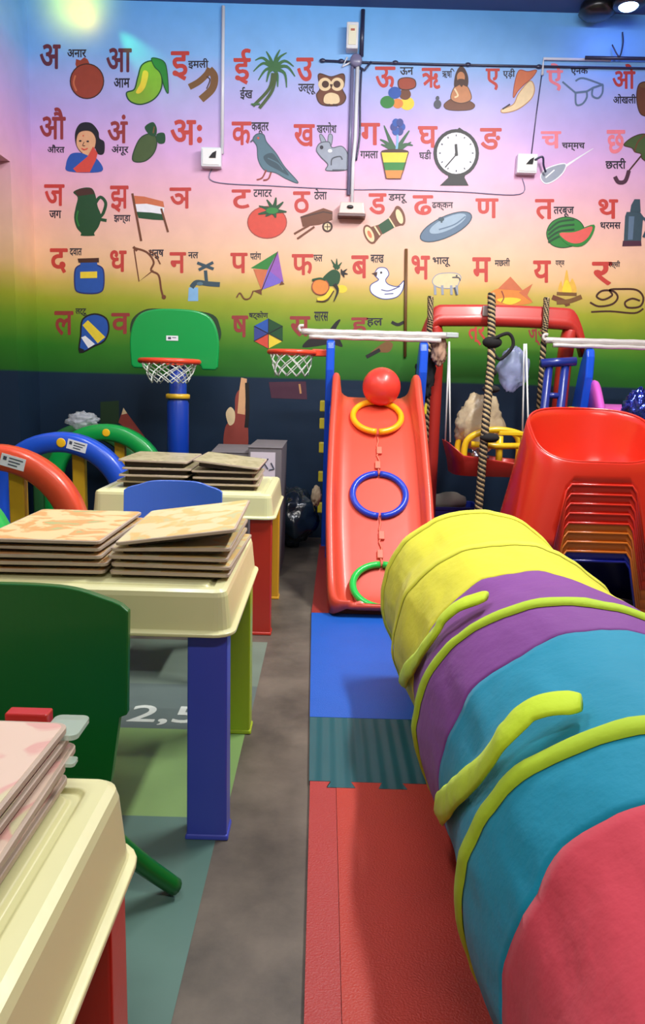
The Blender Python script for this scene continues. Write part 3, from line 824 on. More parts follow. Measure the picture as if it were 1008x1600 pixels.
MB().box(-0.080, 0.080, -0.080, 0, -0.046, -0.030).build('base', plastic('socket_brown', (96, 60, 56)), sh, bevel=0.003)
MB().ball((-0.01, -0.078, 0.006), 0.012, 10, 8, (1.6, 0.4, 0.8)).build('switch', BLACK, sh, True)
cs = thing('ceiling_spotlight', 'dark party spotlight with a glowing blue white lens under the ceiling', 'lamp', (1.545, 4.46, CEIL_Z))
MB().lathe([(0.05, 0.0), (0.05, -0.02), (0.03, -0.02), (0.03, -0.03)], 20).build('base', BLACK, cs, True)
MB().lathe([(0.03, 0.0), (0.075, -0.01), (0.085, -0.045), (0.075, -0.055)], 24, (0, 0, -0.012)).build('housing', BLACK, cs, True)
MB().ball((0, 0, -0.062), 0.052, 20, 10, (1, 1, 0.5)).build('lens', mat('lens_glow', (150, 190, 255), 0.3, emit=14.0), cs, True)
tag(MB().lathe([(0.03, 0.0), (0.09, -0.008), (0.10, -0.05), (0.06, -0.075)], 20, (1.42, 4.58, CEIL_Z)).build('ceiling_fixture', BLACK, None, True), 'dark unlit fixture on the ceiling beside the glowing spotlight', 'lamp')


# ------------------------------------------------------------------ foam mats
def toothed(x0, x1, y, n=8, amp=0.028, gap=0.0):
    """points along x from x0 to x1 with dovetail teeth pointing to -y"""
    pts, p = [], (x1 - x0) / n
    for i in range(n):
        a = x0 + i * p
        pts += [(a, y), (a + p * 0.30, y), (a + p * 0.22, y - amp), (a + p * 0.78, y - amp), (a + p * 0.70, y)]
    pts.append((x1, y))
    return [(q[0], q[1] + gap) for q in pts]


def mat_tile(name, label, outline, material, h=0.012):
    k = len(outline)
    m = MB()
    m.add([(x, y, 0.0) for x, y in outline] + [(x, y, h) for x, y in outline],
          [list(range(k))[::-1], list(range(k, 2 * k))] + [(i, (i + 1) % k, k + (i + 1) % k, k + i) for i in range(k)])
    o = m.build(name, material)
    return tag(o, label, 'foam mat', 'interlocking foam mats')


def foam(name, color, rib=False):
    m = mat(name, color, 0.5, 0.08, 9, 0.25, 260)
    if rib:
        nt = m.node_tree
        w = nt.nodes.new('ShaderNodeTexWave')
        w.inputs['Scale'].default_value = 9
        w.bands_direction = 'X'
        tc = [n for n in nt.nodes if n.type == 'TEX_COORD'][0]
        nt.links.new(tc.outputs['Object'], w.inputs['Vector'])
        bp = [n for n in nt.nodes if n.type == 'BUMP'][0]
        bp.inputs['Strength'].default_value = 0.35
        nt.links.new(w.outputs['Fac'], bp.inputs['Height'])
    return m


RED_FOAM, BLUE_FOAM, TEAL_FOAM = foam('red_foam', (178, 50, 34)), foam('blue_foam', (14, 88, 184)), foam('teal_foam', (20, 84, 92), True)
seam = toothed(0.0, 0.984, 1.705, 8)
mat_tile('foam_mat', 'orange red foam mat in front of the teal mat', [(0.0505, 0.70), (0.984, 0.70)] + list(reversed([s_ for s_ in seam if s_[0] > 0.055])) + [(0.0505, seam[2][1])], RED_FOAM)
mat_tile('foam_mat_border', 'narrow red border strip along the orange red mat and the bare floor', [(-0.004, 0.70), (0.0495, 0.70), (0.0495, 1.676), (0.028, 1.676), (0.038, 1.7045), (-0.012, 1.7045)], foam('red_foam_border', (168, 50, 46)))
mat_tile('foam_mat', 'red foam mat lying closest to the camera beside the near table', [(0.006, -0.3), (0.988, -0.3), (0.988, 0.698), (0.002, 0.698)], foam('red_foam_near', (170, 48, 38)))
mat_tile('foam_mat', 'dark teal ribbed foam mat between the red and blue mats', [(-0.014, 1.7065)] + [(x, y + 0.0015) for x, y in seam] + [(0.988, 2.062), (-0.02, 2.062)], TEAL_FOAM)
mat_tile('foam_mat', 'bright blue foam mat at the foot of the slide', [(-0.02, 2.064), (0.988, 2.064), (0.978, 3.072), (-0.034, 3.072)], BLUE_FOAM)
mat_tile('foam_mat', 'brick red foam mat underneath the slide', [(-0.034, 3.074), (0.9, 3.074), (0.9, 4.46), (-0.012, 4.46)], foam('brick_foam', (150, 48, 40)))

# ------------------------------------------------------------------ tables
CREAM = plastic('cream_plastic', (224, 223, 168), 0.35)
LEGC = {'blue': plastic('table_blue', (66, 80, 196)), 'lime': plastic('table_lime', (172, 200, 40)), 'red': plastic('table_red', (196, 48, 34)),
        'yellow': plastic('table_yellow', (232, 172, 40)), 'green': plastic('table_green', (30, 140, 60))}


def rrect(hx, hy, r, z, n=5):
    pts = []
    for cx, cy, a0 in ((hx - r, hy - r, 0), (-hx + r, hy - r, 90), (-hx + r, -hy + r, 180), (hx - r, -hy + r, 270)):
        for k in range(n + 1):
            a = radians(a0 + 90 * k / n)
            pts.append((cx + r * cos(a), cy + r * sin(a), z))
    return pts


def make_table(label, x_right, y_near, legs, w=0.67, d=0.58):
    """origin on the floor under the table centre; legs: colours near-right, far-right, far-left, near-left"""
    t = thing('kids_table', label, 'table', (x_right - w / 2, y_near + d / 2, 0), 0, 'cream plastic kids tables')
    hx, hy = w / 2, d / 2
    prof = [(-0.008, 0.448), (-0.010, 0.449), (-0.010, 0.455), (-0.002, 0.458), (0.000, 0.460), (0.007, 0.526), (0.010, 0.535), (0.018, 0.540),
            (0.036, 0.540), (0.040, 0.535), (0.047, 0.535), (0.051, 0.540)]
    top = MB().grid([rrect(hx - i, hy - i, max(0.012, 0.032 - i), z) for i, z in prof], True, True, True)
    top.build('tabletop', CREAM, t, bevel=0.0015)
    for c, sx, sy in zip(legs, (1, 1, -1, -1), (-1, 1, 1, -1)):
        b = MB()
        x1, y1 = sx * (hx - 0.004), sy * (hy - 0.012)
        x0, y0 = x1 - sx * 0.084, y1 - sy * 0.062
        xa, xb, ya, yb = min(x0, x1), max(x0, x1), min(y0, y1), max(y0, y1)
        b.box(xa, xb, ya, yb, 0.006, 0.449, 0.002)
        b.box(xa - 0.004, xb + 0.004, ya - 0.004, yb + 0.004, 0, 0.012, 0.002)
        o = b.build('leg', LEGC[c], t, bevel=0.004)
        o['label'] = c + ' leg'
    return t


make_table('cream kids table closest to the camera with one red leg showing', -0.193, 0.175, ['yellow', 'red', 'blue', 'lime'])
make_table('cream kids table standing on a blue leg and a lime green leg', -0.178, 1.462, ['blue', 'lime', 'yellow', 'red'])
make_table('cream kids table farther back with red and yellow legs behind the blue chair', -0.182, 2.79, ['red', 'yellow', 'blue', 'green'])

# ------------------------------------------------------------------ wooden puzzle boards
WOOD = mat('board_wood', (186, 164, 140), 0.5, 0.18, 10)
EDGE = mat('board_edge', (184, 166, 148), 0.55, 0.2, 16)
DARKB = mat('board_back', (58, 46, 40), 0.6, 0.1, 12)
PRINT = {}


def print_material(k, c1, c2, c3):
    m = bpy.data.materials.new('board_print_' + str(k))
    m.use_nodes = True
    nt = m.node_tree
    b = nt.nodes['Principled BSDF']
    b.inputs['Roughness'].default_value = 0.3
    tc = nt.nodes.new('ShaderNodeTexCoord')
    n = nt.nodes.new('ShaderNodeTexNoise')
    n.inputs['Scale'].default_value = 15.0
    n.inputs['Detail'].default_value = 3.0
    n.inputs['Distortion'].default_value = 0.7
    mp = nt.nodes.new('ShaderNodeMapping')
    mp.inputs['Location'].default_value = (k * 3.7, k * 1.3, 0)
    nt.links.new(tc.outputs['Object'], mp.inputs['Vector'])
    nt.links.new(mp.outputs[0], n.inputs['Vector'])
    cr = nt.nodes.new('ShaderNodeValToRGB')
    cols = [(0.0, c1), (0.47, c1), (0.53, c2), (0.60, c2), (0.66, c3), (1.0, c3)]
    while len(cr.color_ramp.elements) < len(cols):
        cr.color_ramp.elements.new(0.5)
    for e, (p, c) in zip(cr.color_ramp.elements, cols):
        e.position = p
        e.color = rgb(c)
    nt.links.new(n.outputs['Fac'], cr.inputs[0])
    nt.links.new(cr.outputs[0], b.inputs['Base Color'])
    return m


PRINTS = [print_material(0, (228, 218, 172), (230, 196, 128), (206, 202, 156)), print_material(1, (232, 212, 160), (226, 172, 112), (186, 190, 134)),
          print_material(2, (226, 202, 182), (220, 172, 160), (212, 206, 166)), print_material(3, (196, 186, 150), (170, 160, 120), (210, 196, 160))]


def board_mesh(w, d, pr, gap):
    """a puzzle tray: base board, printed sheet on top, and the dark loose pieces standing a little proud underneath the next one"""
    base = MB().grid([rrect(w / 2 - i, d / 2 - i, 0.012, z, 4) for i, z in ((0.001, 0.0), (0.0, 0.001), (0.0, 0.0062), (0.001, 0.007))], True, True, True)
    sheet = MB().grid([rrect(w / 2 - 0.004, d / 2 - 0.004, 0.010, z, 4) for z in (0.0068, 0.0074)], True, True, True)
    feet = MB().grid([rrect(w / 2 - 0.020, d / 2 - 0.020, 0.010, z, 4) for z in (-gap, 0.0003)], True, True, True)
    return base, sheet, feet


ORD = ['bottom', 'second', 'third', 'fourth', 'fifth', 'sixth', 'seventh', 'eighth']


def board_stack(where, cx, cy, z0, n, w, d, pr, group, pitch=0.0132, tilts=None, drift=0.008, seed=1, rots=None):
    rnd = random.Random(seed)
    gap = pitch - 0.0078
    z = z0 + gap + 0.0003
    proto = None
    for i in range(n):
        top = i == n - 1
        word = 'topmost printed' if top else (ORD[i] + (' from the bottom' if i else ''))
        lab = (word + ' puzzle board ' + ('on' if top else 'in') + ' the ' + where)
        x, y, a = cx + rnd.uniform(-drift, drift), cy + rnd.uniform(-drift, drift), rnd.uniform(-0.035, 0.035)
        if rots:
            a += rots
        if proto is None:
            base, sheet, feet = board_mesh(w, d, pr, gap)
            t = thing('puzzle_board', lab, 'puzzle board', (x, y, z), a, group)
            base.build('board', EDGE, t)
            sheet.build('printed_sheet', PRINTS[pr], t)
            feet.build('backing', DARKB, t)
            proto = t
        else:
            t = copy_tree(proto)
            t['label'] = lab
            t.location = (x, y, z)
            t.rotation_euler = (0, 0, a)
        if tilts and i in tilts:
            rx, ry, dz = tilts[i]
            t.rotation_euler = (rx, ry, a)
            t.location.z += dz
            z += dz * 0.6
        z += pitch
    return z


board_stack('tilted-top stack on the blue-legged table', -0.308, 1.722, 0.54, 5, 0.25, 0.36, 0, 'puzzle boards by the edge of the blue legged table', pitch=0.0158, tilts={3: (0, -0.025, 0.003), 4: (0.02, -0.14, 0.017)}, seed=3)
board_stack('flat-topped stack behind the green chair', -0.578, 1.722, 0.54, 5, 0.25, 0.37, 1, 'puzzle boards behind the green chair', pitch=0.0160, drift=0.006, seed=5)
board_stack('rear-table stack by the blue arch', -0.645, 3.06, 0.54, 4, 0.262, 0.36, 3, 'puzzle boards at the arch end of the rear table', pitch=0.0262, drift=0.014, seed=8, tilts={3: (0.0, 0.015, 0.001)})
board_stack('rear-table stack by the grey cartons', -0.372, 3.06, 0.54, 4, 0.25, 0.36, 3, 'puzzle boards at the carton end of the rear table', pitch=0.0245, drift=0.010, seed=11, tilts={3: (0.0, 0.10, 0.004)})
board_stack('pile on the nearest table', -0.376, 0.545, 0.54, 5, 0.26, 0.37, 2, 'puzzle boards on the nearest table', drift=0.007, seed=4, pitch=0.0138)
CLEAR = mat('clear_plastic', (206, 226, 210), 0.25, alpha=0.45, spec=0.6)
o = MB().grid([rrect(0.018, 0.024, 0.008, z, 5) for z in (-0.003, 0.003)], True, True, True).build('plastic_pocket', CLEAR, None, bevel=0.001, loc=(-0.254, 0.732, 0.5985))
tag(o, 'clear plastic pocket poking out behind the nearest puzzle pile', 'plastic pocket')
o = MB().box(-0.022, 0.022, -0.009, 0.009, -0.064, 0.004).build('red_block', plastic('block_red', (190, 36, 30)), None, bevel=0.002, loc=(-0.297, 0.746, 0.605))
tag(o, 'small red block standing behind the nearest puzzle pile', 'block')
o = MB().grid([rrect(0.008, 0.008, 0.004, z, 5) for z in (-0.002, 0.002)], True, True, True).build('plastic_tag', CLEAR, None, bevel=0.0006, loc=(-0.242, 0.700, 0.578))
tag(o, 'tiny clear plastic tag between boards of the nearest puzzle pile', 'tag')


# ------------------------------------------------------------------ kids chairs pushed up to the tables
def kids_chair(label, cx, y, hw, color):
    m = plastic('chair_' + color[0], color[1])
    t = thing('kids_chair', label, 'chair', (cx, y, 0), pi, 'plastic kids chairs at the tables')
    # backrest: wide curved panel narrowing to a neck
    outl = smooth_path([(-hw, 0.392), (-hw, 0.50), (-hw, 0.565), (-hw + 0.055, 0.586), (-hw * 0.45, 0.597), (0, 0.599), (hw * 0.45, 0.597), (hw - 0.055, 0.586), (hw, 0.565), (hw, 0.50), (hw, 0.392)], 4)
    nk = hw * 0.89
    outl += [(nk + 0.006, 0.384), (nk, 0.372), (nk, 0.27), (-nk, 0.27), (-nk, 0.372), (-nk - 0.006, 0.384)]
    k = len(outl)
    bow = lambda x: 0.030 * (x / hw) ** 2
    lean = lambda z: -0.10 * (z - 0.27)
    cols = 14
    b = MB()
    # slice the outline into columns so the panel can bow
    def zr(x):
        hi = lo = None
        zs = []
        for i in range(k):
            (xa, za), (xb, zb) = outl[i], outl[(i + 1) % k]
            if (xa - x) * (xb - x) <= 0 and xa != xb:
                zs.append(za + (zb - za) * (x - xa) / (xb - xa))
        return min(zs), max(zs)
    xs = [-hw + 2 * hw * i / 28 for i in range(29)]
    xs[0] += 0.0008
    xs[-1] -= 0.0008
    fr = []
    for x in xs:
        lo, hi = zr(x)
        fr.append([(x, lo + (hi - lo) * j / 10) for j in range(11)])
    f = [[(x, bow(x) + lean(z), z) for x, z in c] for c in fr]
    g = [[(x, bow(x) + lean(z) + 0.018, z) for x, z in c] for c in fr]
    loop_rows = [r + list(reversed(q)) for r, q in zip(f, g)]
    b.grid(loop_rows, True, True, True)
    b.build('backrest', m, t, bevel=0.006)
    MB().grid([rrect(nk - i, 0.155 - i, 0.05, z) for i, z in ((0.012, 0.248), (0.0, 0.256), (0.0, 0.268), (0.010, 0.275))], True, True, True).build('seat', m, t, loc=(0, 0.165, 0), bevel=0.002)
    for sx in (-1, 1):
        for sy, y0 in ((-1, 0.035), (1, 0.285)):
            pts = smooth_path([(sx * (nk - 0.060), y0, 0.255), (sx * (nk - 0.030), y0 + sy * 0.020, 0.17), (sx * (nk + 0.018), y0 + sy * 0.055, 0.09), (sx * (nk + 0.085), y0 + sy * 0.085, 0.014)], 5)
            MB().tube(pts, [0.028 - 0.008 * i / (len(pts) - 1) for i in range(len(pts))], 12, squash=0.8).build('leg', m, t, True)
    return t


kids_chair('green plastic kids chair standing between the nearest table and the table with the blue leg', -0.522, 1.25, 0.204, ('green', (10, 98, 34)))
kids_chair('blue plastic kids chair standing in front of the rear table', -0.522, 2.66, 0.172, ('blue', (62, 104, 200)))


# ------------------------------------------------------------------ row of play arches
STICKER = mat('sticker_white', (226, 230, 236), 0.4)
STICKINK = mat('sticker_ink', (70, 76, 92), 0.5)
SMILEY = mat('sticker_yellow', (244, 190, 30), 0.4)


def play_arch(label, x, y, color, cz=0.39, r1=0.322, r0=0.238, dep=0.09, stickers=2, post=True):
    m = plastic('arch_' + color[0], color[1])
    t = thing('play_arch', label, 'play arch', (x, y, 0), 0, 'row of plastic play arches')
    path = [(-1, -cz)] + [(-1, -cz * 0.5)] + [(cos(pi - pi * k / 28), sin(pi - pi * k / 28)) for k in range(29)] + [(1, -cz * 0.5), (1, -cz)]
    rows = []
    for i, (a, b) in enumerate(path):
        if b < 0:
            o, n = (a * r1, cz + b), (a * r0, cz + b)
        else:
            o, n = (a * r1, cz + b * r1), (a * r0, cz + b * r0)
        e = 0.012
        dx, dz = (o[0] - n[0]), (o[1] - n[1])
        L = sqrt(dx * dx + dz * dz)
        ux, uz = dx / L, dz / L
        rows.append([(n[0] + ux * e, -dep / 2, n[1] + uz * e), (o[0] - ux * e, -dep / 2, o[1] - uz * e), (o[0], -dep / 2 + e, o[1]), (o[0], dep / 2 - e, o[1]),
                     (o[0] - ux * e, dep / 2, o[1] - uz * e), (n[0] + ux * e, dep / 2, n[1] + uz * e), (n[0], dep / 2 - e, n[1]), (n[0], -dep / 2 + e, n[1])])
    band = MB().grid(rows, True, True, True).build('arch_band', m, t, True)
    rm = (r0 + r1) / 2
    f = -dep / 2 - 0.001

    def on_band(deg, dr=0.0):
        a = radians(90 - deg)
        return ((rm + dr) * cos(a), cz + (rm + dr) * sin(a))
    if stickers:
        c = on_band(3)
        MB().lathe([(0.020, 0), (0.020, 0.0015), (0.017, 0.002)], 20).build('round_sticker', SMILEY, band, True, loc=(c[0], f + 0.001, c[1])).rotation_euler = (pi / 2, 0, 0)
    if stickers > 1:
        c = on_band(17)
        o = MB().use(STICKER).box(-0.042, 0.042, -0.0015, 0, -0.021, 0.021)
        o.use(STICKINK)
        o.box(-0.034, -0.022, -0.0022, -0.0014, 0.0, 0.013)
        for j in range(3):
            o.box(-0.014, 0.034 - 0.008 * j, -0.0022, -0.0014, 0.009 - 0.011 * j, 0.013 - 0.011 * j)
        o.build('label_sticker', None, band, loc=(c[0], f + 0.001, c[1])).rotation_euler = (0, radians(15), 0)
    if post:
        MB().box(0.04, 0.095, 0.01, 0.05, 0.0, cz + r0 + 0.012).build('post', plastic('arch_post', (224, 176, 40)), t, bevel=0.006)['label'] = 'yellow post'
    MB().box(-r1 + 0.02, r1 - 0.02, 0.005, 0.04, 0.02, 0.075).build('cross_bar', m, t, bevel=0.008)
    return t


play_arch('bright green play arch closest to the camera, mostly cut off by the frame', -1.172, 2.105, ('near_green', (24, 178, 76)))
play_arch('orange red play arch with a white label', -1.138, 2.64, ('red', (214, 74, 44)))
play_arch('blue play arch with a yellow smiley and a white label', -1.138, 3.32, ('blue', (28, 80, 200)))
play_arch('green play arch with a round yellow sticker', -1.138, 4.0, ('green', (10, 150, 66)), stickers=1)
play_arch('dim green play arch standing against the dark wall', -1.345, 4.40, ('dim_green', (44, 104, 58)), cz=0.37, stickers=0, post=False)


def crumple(name, label, cat, loc, size, m, seed=0, amp=0.28, freq=5.0, seg=36, rings=22, sharp=True):
    b = MB().ball((0, 0, 0), 1.0, seg, rings)
    v2 = []
    for p in b.v:
        q = Vector(p)
        n = q.normalized()
        k = noise.noise(n * freq * 0.45 + Vector((seed, 0, 0))) + 0.6 * noise.noise(n * freq + Vector((0, seed, 0)))
        kk = (abs(noise.noise(n * freq * 1.3 + Vector((0, 0, seed)))) * 1.2) if sharp else 0
        q = n * (1 + amp * (k - kk))
        v2.append((q.x * size[0], q.y * size[1], q.z * size[2]))
    b.v = v2
    zmin = min(p[2] for p in v2)
    b.v = [(p[0], p[1], p[2] - zmin) for p in v2]
    o = b.build(name, m, None, True, loc=loc)
    return tag(o, label, cat)


FILM = mat('clear_film', (214, 220, 228), 0.15, 0.1, 8, 0.8, 40, 0.8, alpha=0.38)
crumple('plastic_bag', 'crumpled clear plastic bag on the green play arch', 'plastic bag', (-1.275, 4.05, 0.672), (0.085, 0.07, 0.045), FILM, 3)

# ------------------------------------------------------------------ basketball stand
bs = thing('basketball_stand', 'toy basketball stand with a green backboard on a blue pole', 'basketball stand', (-0.815, 4.28, 0))
prof = smooth_path([(-0.235, -0.145), (-0.240, 0.0), (-0.205, 0.105), (-0.13, 0.148), (0, 0.158), (0.13, 0.148), (0.205, 0.105), (0.240, 0.0), (0.235, -0.145)], 5)
prof += [(0.222, -0.160), (0.150, -0.160), (0.140, -0.135), (-0.140, -0.135), (-0.150, -0.160), (-0.222, -0.160)]
k = len(prof)
m = MB()
m.add([(x, -0.02, z) for x, z in prof] + [(x, 0.01, z) for x, z in prof], [list(range(k)), list(range(2 * k - 1, k - 1, -1))] + [(i, (i + 1) % k, k + (i + 1) % k, k + i) for i in range(k)])
bb = m.build('backboard', plastic('board_green', (8, 150, 70)), bs, bevel=0.009, loc=(-0.01, -0.03, 1.165))
s = MB().use(STICKER).box(-0.032, 0.032, -0.0015, 0, -0.013, 0.013)
s.use(STICKINK)
s.box(-0.022, -0.006, -0.0022, -0.0014, -0.006, 0.006)
s.box(0.0, 0.022, -0.0022, -0.0014, 0.001, 0.005)
s.build('label_sticker', None, bb, loc=(-0.01, -0.0215, 0.003))
RIM = plastic('rim_red', (222, 70, 40))


def hoop(parent, cx, cy, cz, r, net_r, net_h, rim_t=0.014):
    rim_o = MB().tube([(cx + r * cos(2 * pi * i / 36), cy + r * sin(2 * pi * i / 36), cz) for i in range(36)], rim_t, 10, closed=True).build('hoop_rim', RIM, parent, True)
    nm = MB()
    N, L = 10, 4
    rad = lambda j: (r - 0.004) + (net_r - r + 0.004) * j / L
    for i in range(N):
        for sgn in (1, -1):
            pts = []
            for j in range(L + 1):
                a = 2 * pi * (i + sgn * 0.5 * j) / N
                pts.append((cx + rad(j) * cos(a), cy + rad(j) * sin(a), cz - 0.005 - net_h * j / L + 0.004 * sin(i * 2.1 + j)))
            nm.tube(pts, 0.0032, 5)
    nm.build('hoop_net', mat('net_white', (214, 220, 210), 0.7), rim_o, True)


hoop(bs, -0.005, -0.20, 1.042, 0.150, 0.095, 0.105)
MB().box(-0.05, 0.045, -0.07, -0.05, 1.025, 1.055).build('hoop_bracket', RIM, bs, bevel=0.004)
POLE = plastic('pole_blue', (18, 62, 170))
MB().lathe([(0.060, 0.06), (0.060, 0.82), (0.052, 0.84), (0.048, 0.86), (0.048, 1.12)], 24).build('pole', POLE, bs, True)
MB().lathe([(0.057, 0.845), (0.066, 0.847), (0.066, 0.868), (0.056, 0.872)], 24).build('collar', plastic('collar_yellow', (236, 190, 50)), bs, True)['label'] = 'yellow collar'
MB().lathe([(0.25, 0.0), (0.26, 0.02), (0.20, 0.06), (0.07, 0.085)], 32).build('base', POLE, bs, True)

# ------------------------------------------------------------------ cartons and rubbish along the wall
GREYC = mat('grey_card', (112, 106, 110), 0.6, 0.18, 5)


def carton(label, x0, x1, y0, y1, h, sticker=False, rot=0.0):
    t = thing('carton', label, 'carton', ((x0 + x1) / 2, (y0 + y1) / 2, 0), rot, 'grey cartons by the wall')
    hx, hy = (x1 - x0) / 2, (y1 - y0) / 2
    body = MB().box(-hx, hx, -hy, hy, 0, h).build('box_body', GREYC, t, bevel=0.003)
    MB().box(-hx - 0.003, hx + 0.003, -hy - 0.003, -0.002, h, h + 0.004).build('flap', GREYC, t, bevel=0.001)
    MB().box(-hx - 0.003, hx + 0.003, 0.002, hy + 0.003, h, h + 0.004).build('flap', GREYC, t, bevel=0.001)
    if sticker:
        s = MB().use(mat('carton_label', (206, 196, 206), 0.5)).box(-hx + 0.01, hx - 0.03, -hy - 0.0015, -hy, h - 0.14, h - 0.02)
        s.use(STICKINK)
        for a, b in (((-0.02, h - 0.10), (0.015, h - 0.05)), ((0.015, h - 0.10), (-0.02, h - 0.05)), ((0.02, h - 0.105), (0.045, h - 0.10)), ((0.03, h - 0.07), (0.045, h - 0.10))):
            s.tube([(a[0], -hy - 0.002, a[1]), (b[0], -hy - 0.002, b[1])], 0.0035, 5)
        s.build('label_sticker', None, body)
    return t


carton('grey carton under the painted dancer', -0.56, -0.375, 3.72, 4.2, 0.605, False, 0.06)
carton('taller grey carton with a marked white label', -0.365, -0.205, 3.70, 4.2, 0.635, True)
crumple('rubbish_bag', 'shiny black rubbish bag on the floor beside the slide ladder', 'rubbish bag', (-0.18, 4.43, 0.0), (0.16, 0.14, 0.17), mat('black_bag', (36, 50, 62), 0.16, 0.1, 5, 0.6, 14, 0.8), 5, 0.17, 4.5)
crumple('cloth_bundle', 'small beige cloth bundle lodged against the slide ladder', 'cloth', (-0.035, 4.05, 0.26), (0.028, 0.03, 0.055), mat('beige_cloth', (190, 170, 140), 0.8, 0.2, 10), 9, 0.2)
bpy.data.objects['cloth_bundle'].location.z = 0.30

# ------------------------------------------------------------------ slides
YEL = plastic('rung_yellow', (226, 206, 50))
RAIL = plastic('rail_blue', (24, 84, 214))


def interp(tab, s):
    for a, b in zip(tab, tab[1:]):
        if a[0] <= s <= b[0]:
            t = (s - a[0]) / (b[0] - a[0])
            return tuple(p + (q - p) * t for p, q in zip(a, b))
    return tab[-1]


def make_slide(label, x, y0, chute_mat, hw_top=0.2, group='toddler slides', rail_m=None):
    """origin on the floor below the chute's front lip, chute running up and away along +y"""
    t = thing('toddler_slide', label, 'slide', (x, y0, 0), 0, group)
    # y, bed z, half width, wall height above bed
    st = [(0.015, 0.070, 0.130, 0.012), (0.020, 0.052, 0.165, 0.030), (0.04, 0.040, 0.186, 0.046), (0.08, 0.040, 0.198, 0.062), (0.15, 0.070, 0.205, 0.080), (0.30, 0.195, 0.213, 0.100), (0.45, 0.335, 0.218, 0.110),
          (0.60, 0.480, 0.216, 0.115), (0.75, 0.630, 0.212, 0.120), (0.88, 0.750, 0.205, 0.135), (0.95, 0.805, 0.202, 0.155), (1.00, 0.836, 0.200, 0.162), (1.06, 0.862, 0.198, 0.138), (1.12, 0.875, 0.197, 0.075), (1.16, 0.877, 0.196, 0.02)]
    path = smooth_path(st, 4)
    rows = []
    for y, z, w, h in path:
        c = min(h, 0.05)
        half = [(w + 0.020, z - 0.020), (w + 0.022, z + h - 0.014), (w + 0.016, z + h - 0.003), (w + 0.008, z + h), (w - 0.002, z + h - 0.004), (w - 0.008, z + h - 0.016),
                (w - 0.020, z + c * 0.55), (w - 0.034, z + 0.012), (w - 0.055, z + 0.002), (w - 0.09, z)]
        prof_ = [(-a, b) for a, b in half] + [(a, b) for a, b in reversed(half)]
        rows.append([(a, y, b) for a, b in prof_])
    MB().grid(rows, False, True).build('chute', chute_mat, t, True, solid=0.008)
    rm = rail_m or RAIL
    for sx in (-1, 1):
        ry = [(0.60, 1.02), (0.62, 1.13), (0.665, 1.165)]
        # side rail: a flat blue board leaning back to the floor
        outl = [(1.03, 1.165), (1.055, 1.178), (1.08, 1.170), (1.13, 1.09), (1.22, 0.86), (1.53, 0.02), (1.53, 0.0), (1.40, 0.0), (1.40, 0.02), (1.13, 0.72), (1.06, 0.86), (1.02, 1.02), (1.02, 1.13)]
        k_ = len(outl)
        xa, xb = sx * (hw_top + 0.018), sx * (hw_top + 0.062)
        MB().add([(xa, y, z) for y, z in outl] + [(xb, y, z) for y, z in outl], [list(range(k_)), list(range(2 * k_ - 1, k_ - 1, -1))] + [(i, (i + 1) % k_, k_ + (i + 1) % k_, k_ + i) for i in range(k_)]).build('side_rail', rm, t, bevel=0.010)
        # lower guard board that carries the chute
        outl2 = [(0.98, 0.80), (1.06, 0.84), (1.13, 0.72), (1.40, 0.06), (1.40, 0.0), (1.10, 0.0), (1.04, 0.30), (0.99, 0.60)]
        k_ = len(outl2)
        MB().add([(xa, y, z) for y, z in outl2] + [(xa + sx * 0.02, y, z) for y, z in outl2], [list(range(k_)), list(range(2 * k_ - 1, k_ - 1, -1))] + [(i, (i + 1) % k_, k_ + (i + 1) % k_, k_ + i) for i in range(k_)]).build('side_panel', rm, t, bevel=0.006)
    for z in (0.83, 0.735, 0.60, 0.43, 0.24):
        y = 1.22 + (0.86 - z) * (0.31 / 0.84) - 0.05
        MB().box(-hw_top - 0.088, hw_top + 0.088, y - 0.018, y + 0.018, z - 0.030, z + 0.030).build('rung', YEL, t, bevel=0.006)
    MB().box(-hw_top - 0.015, hw_top + 0.015, 1.08, 1.20, 0.840, 0.862).build('deck', rm, t, bevel=0.004)
    return t


CORAL = mat('slide_coral', (214, 76, 54), 0.38, 0.05, 4, 0.04, 20, 0.5, 0.1)
slide = make_slide('coral red toddler slide with blue ladder rails in the middle of the room', 0.258, 3.0, CORAL)
# the small basketball hoop fixed to the slide's rail
hoop(slide, -0.440, 1.08, 1.105, 0.118, 0.085, 0.115, 0.013)
MB().box(-0.335, -0.235, 1.06, 1.10, 1.088, 1.125).build('hoop_bracket', RIM, slide, bevel=0.006)
make_slide('magenta pink toddler slide with blue ladder rails behind the tub chairs', 1.645, 3.15, mat('slide_pink', (206, 88, 190), 0.35, 0.05, 4, 0.04, 20, 0.5, 0.15))

tag(MB().ball((0, 0, 0), 0.098, 32, 20).build('play_ball', mat('ball_red', (222, 62, 48), 0.35, 0.06, 6, coat=0.2), None, True, loc=(0.285, 3.995, 0.942)), 'red play ball resting at the top of the coral slide', 'ball')

# ring toy lying on the chute
rt = thing('ring_toy', 'string of three coloured rings lying down the coral slide', 'ring toy', (0.262, 3.0, 0))
TH = math.atan2(0.63 - 0.335, 0.30)


def chute_point(y):
    r = interp([(0.04, 0.040), (0.08, 0.040), (0.15, 0.070), (0.30, 0.195), (0.45, 0.335), (0.60, 0.480), (0.75, 0.630), (0.88, 0.755), (0.95, 0.805), (1.0, 0.836), (1.1, 0.87)], y)
    return r[1]


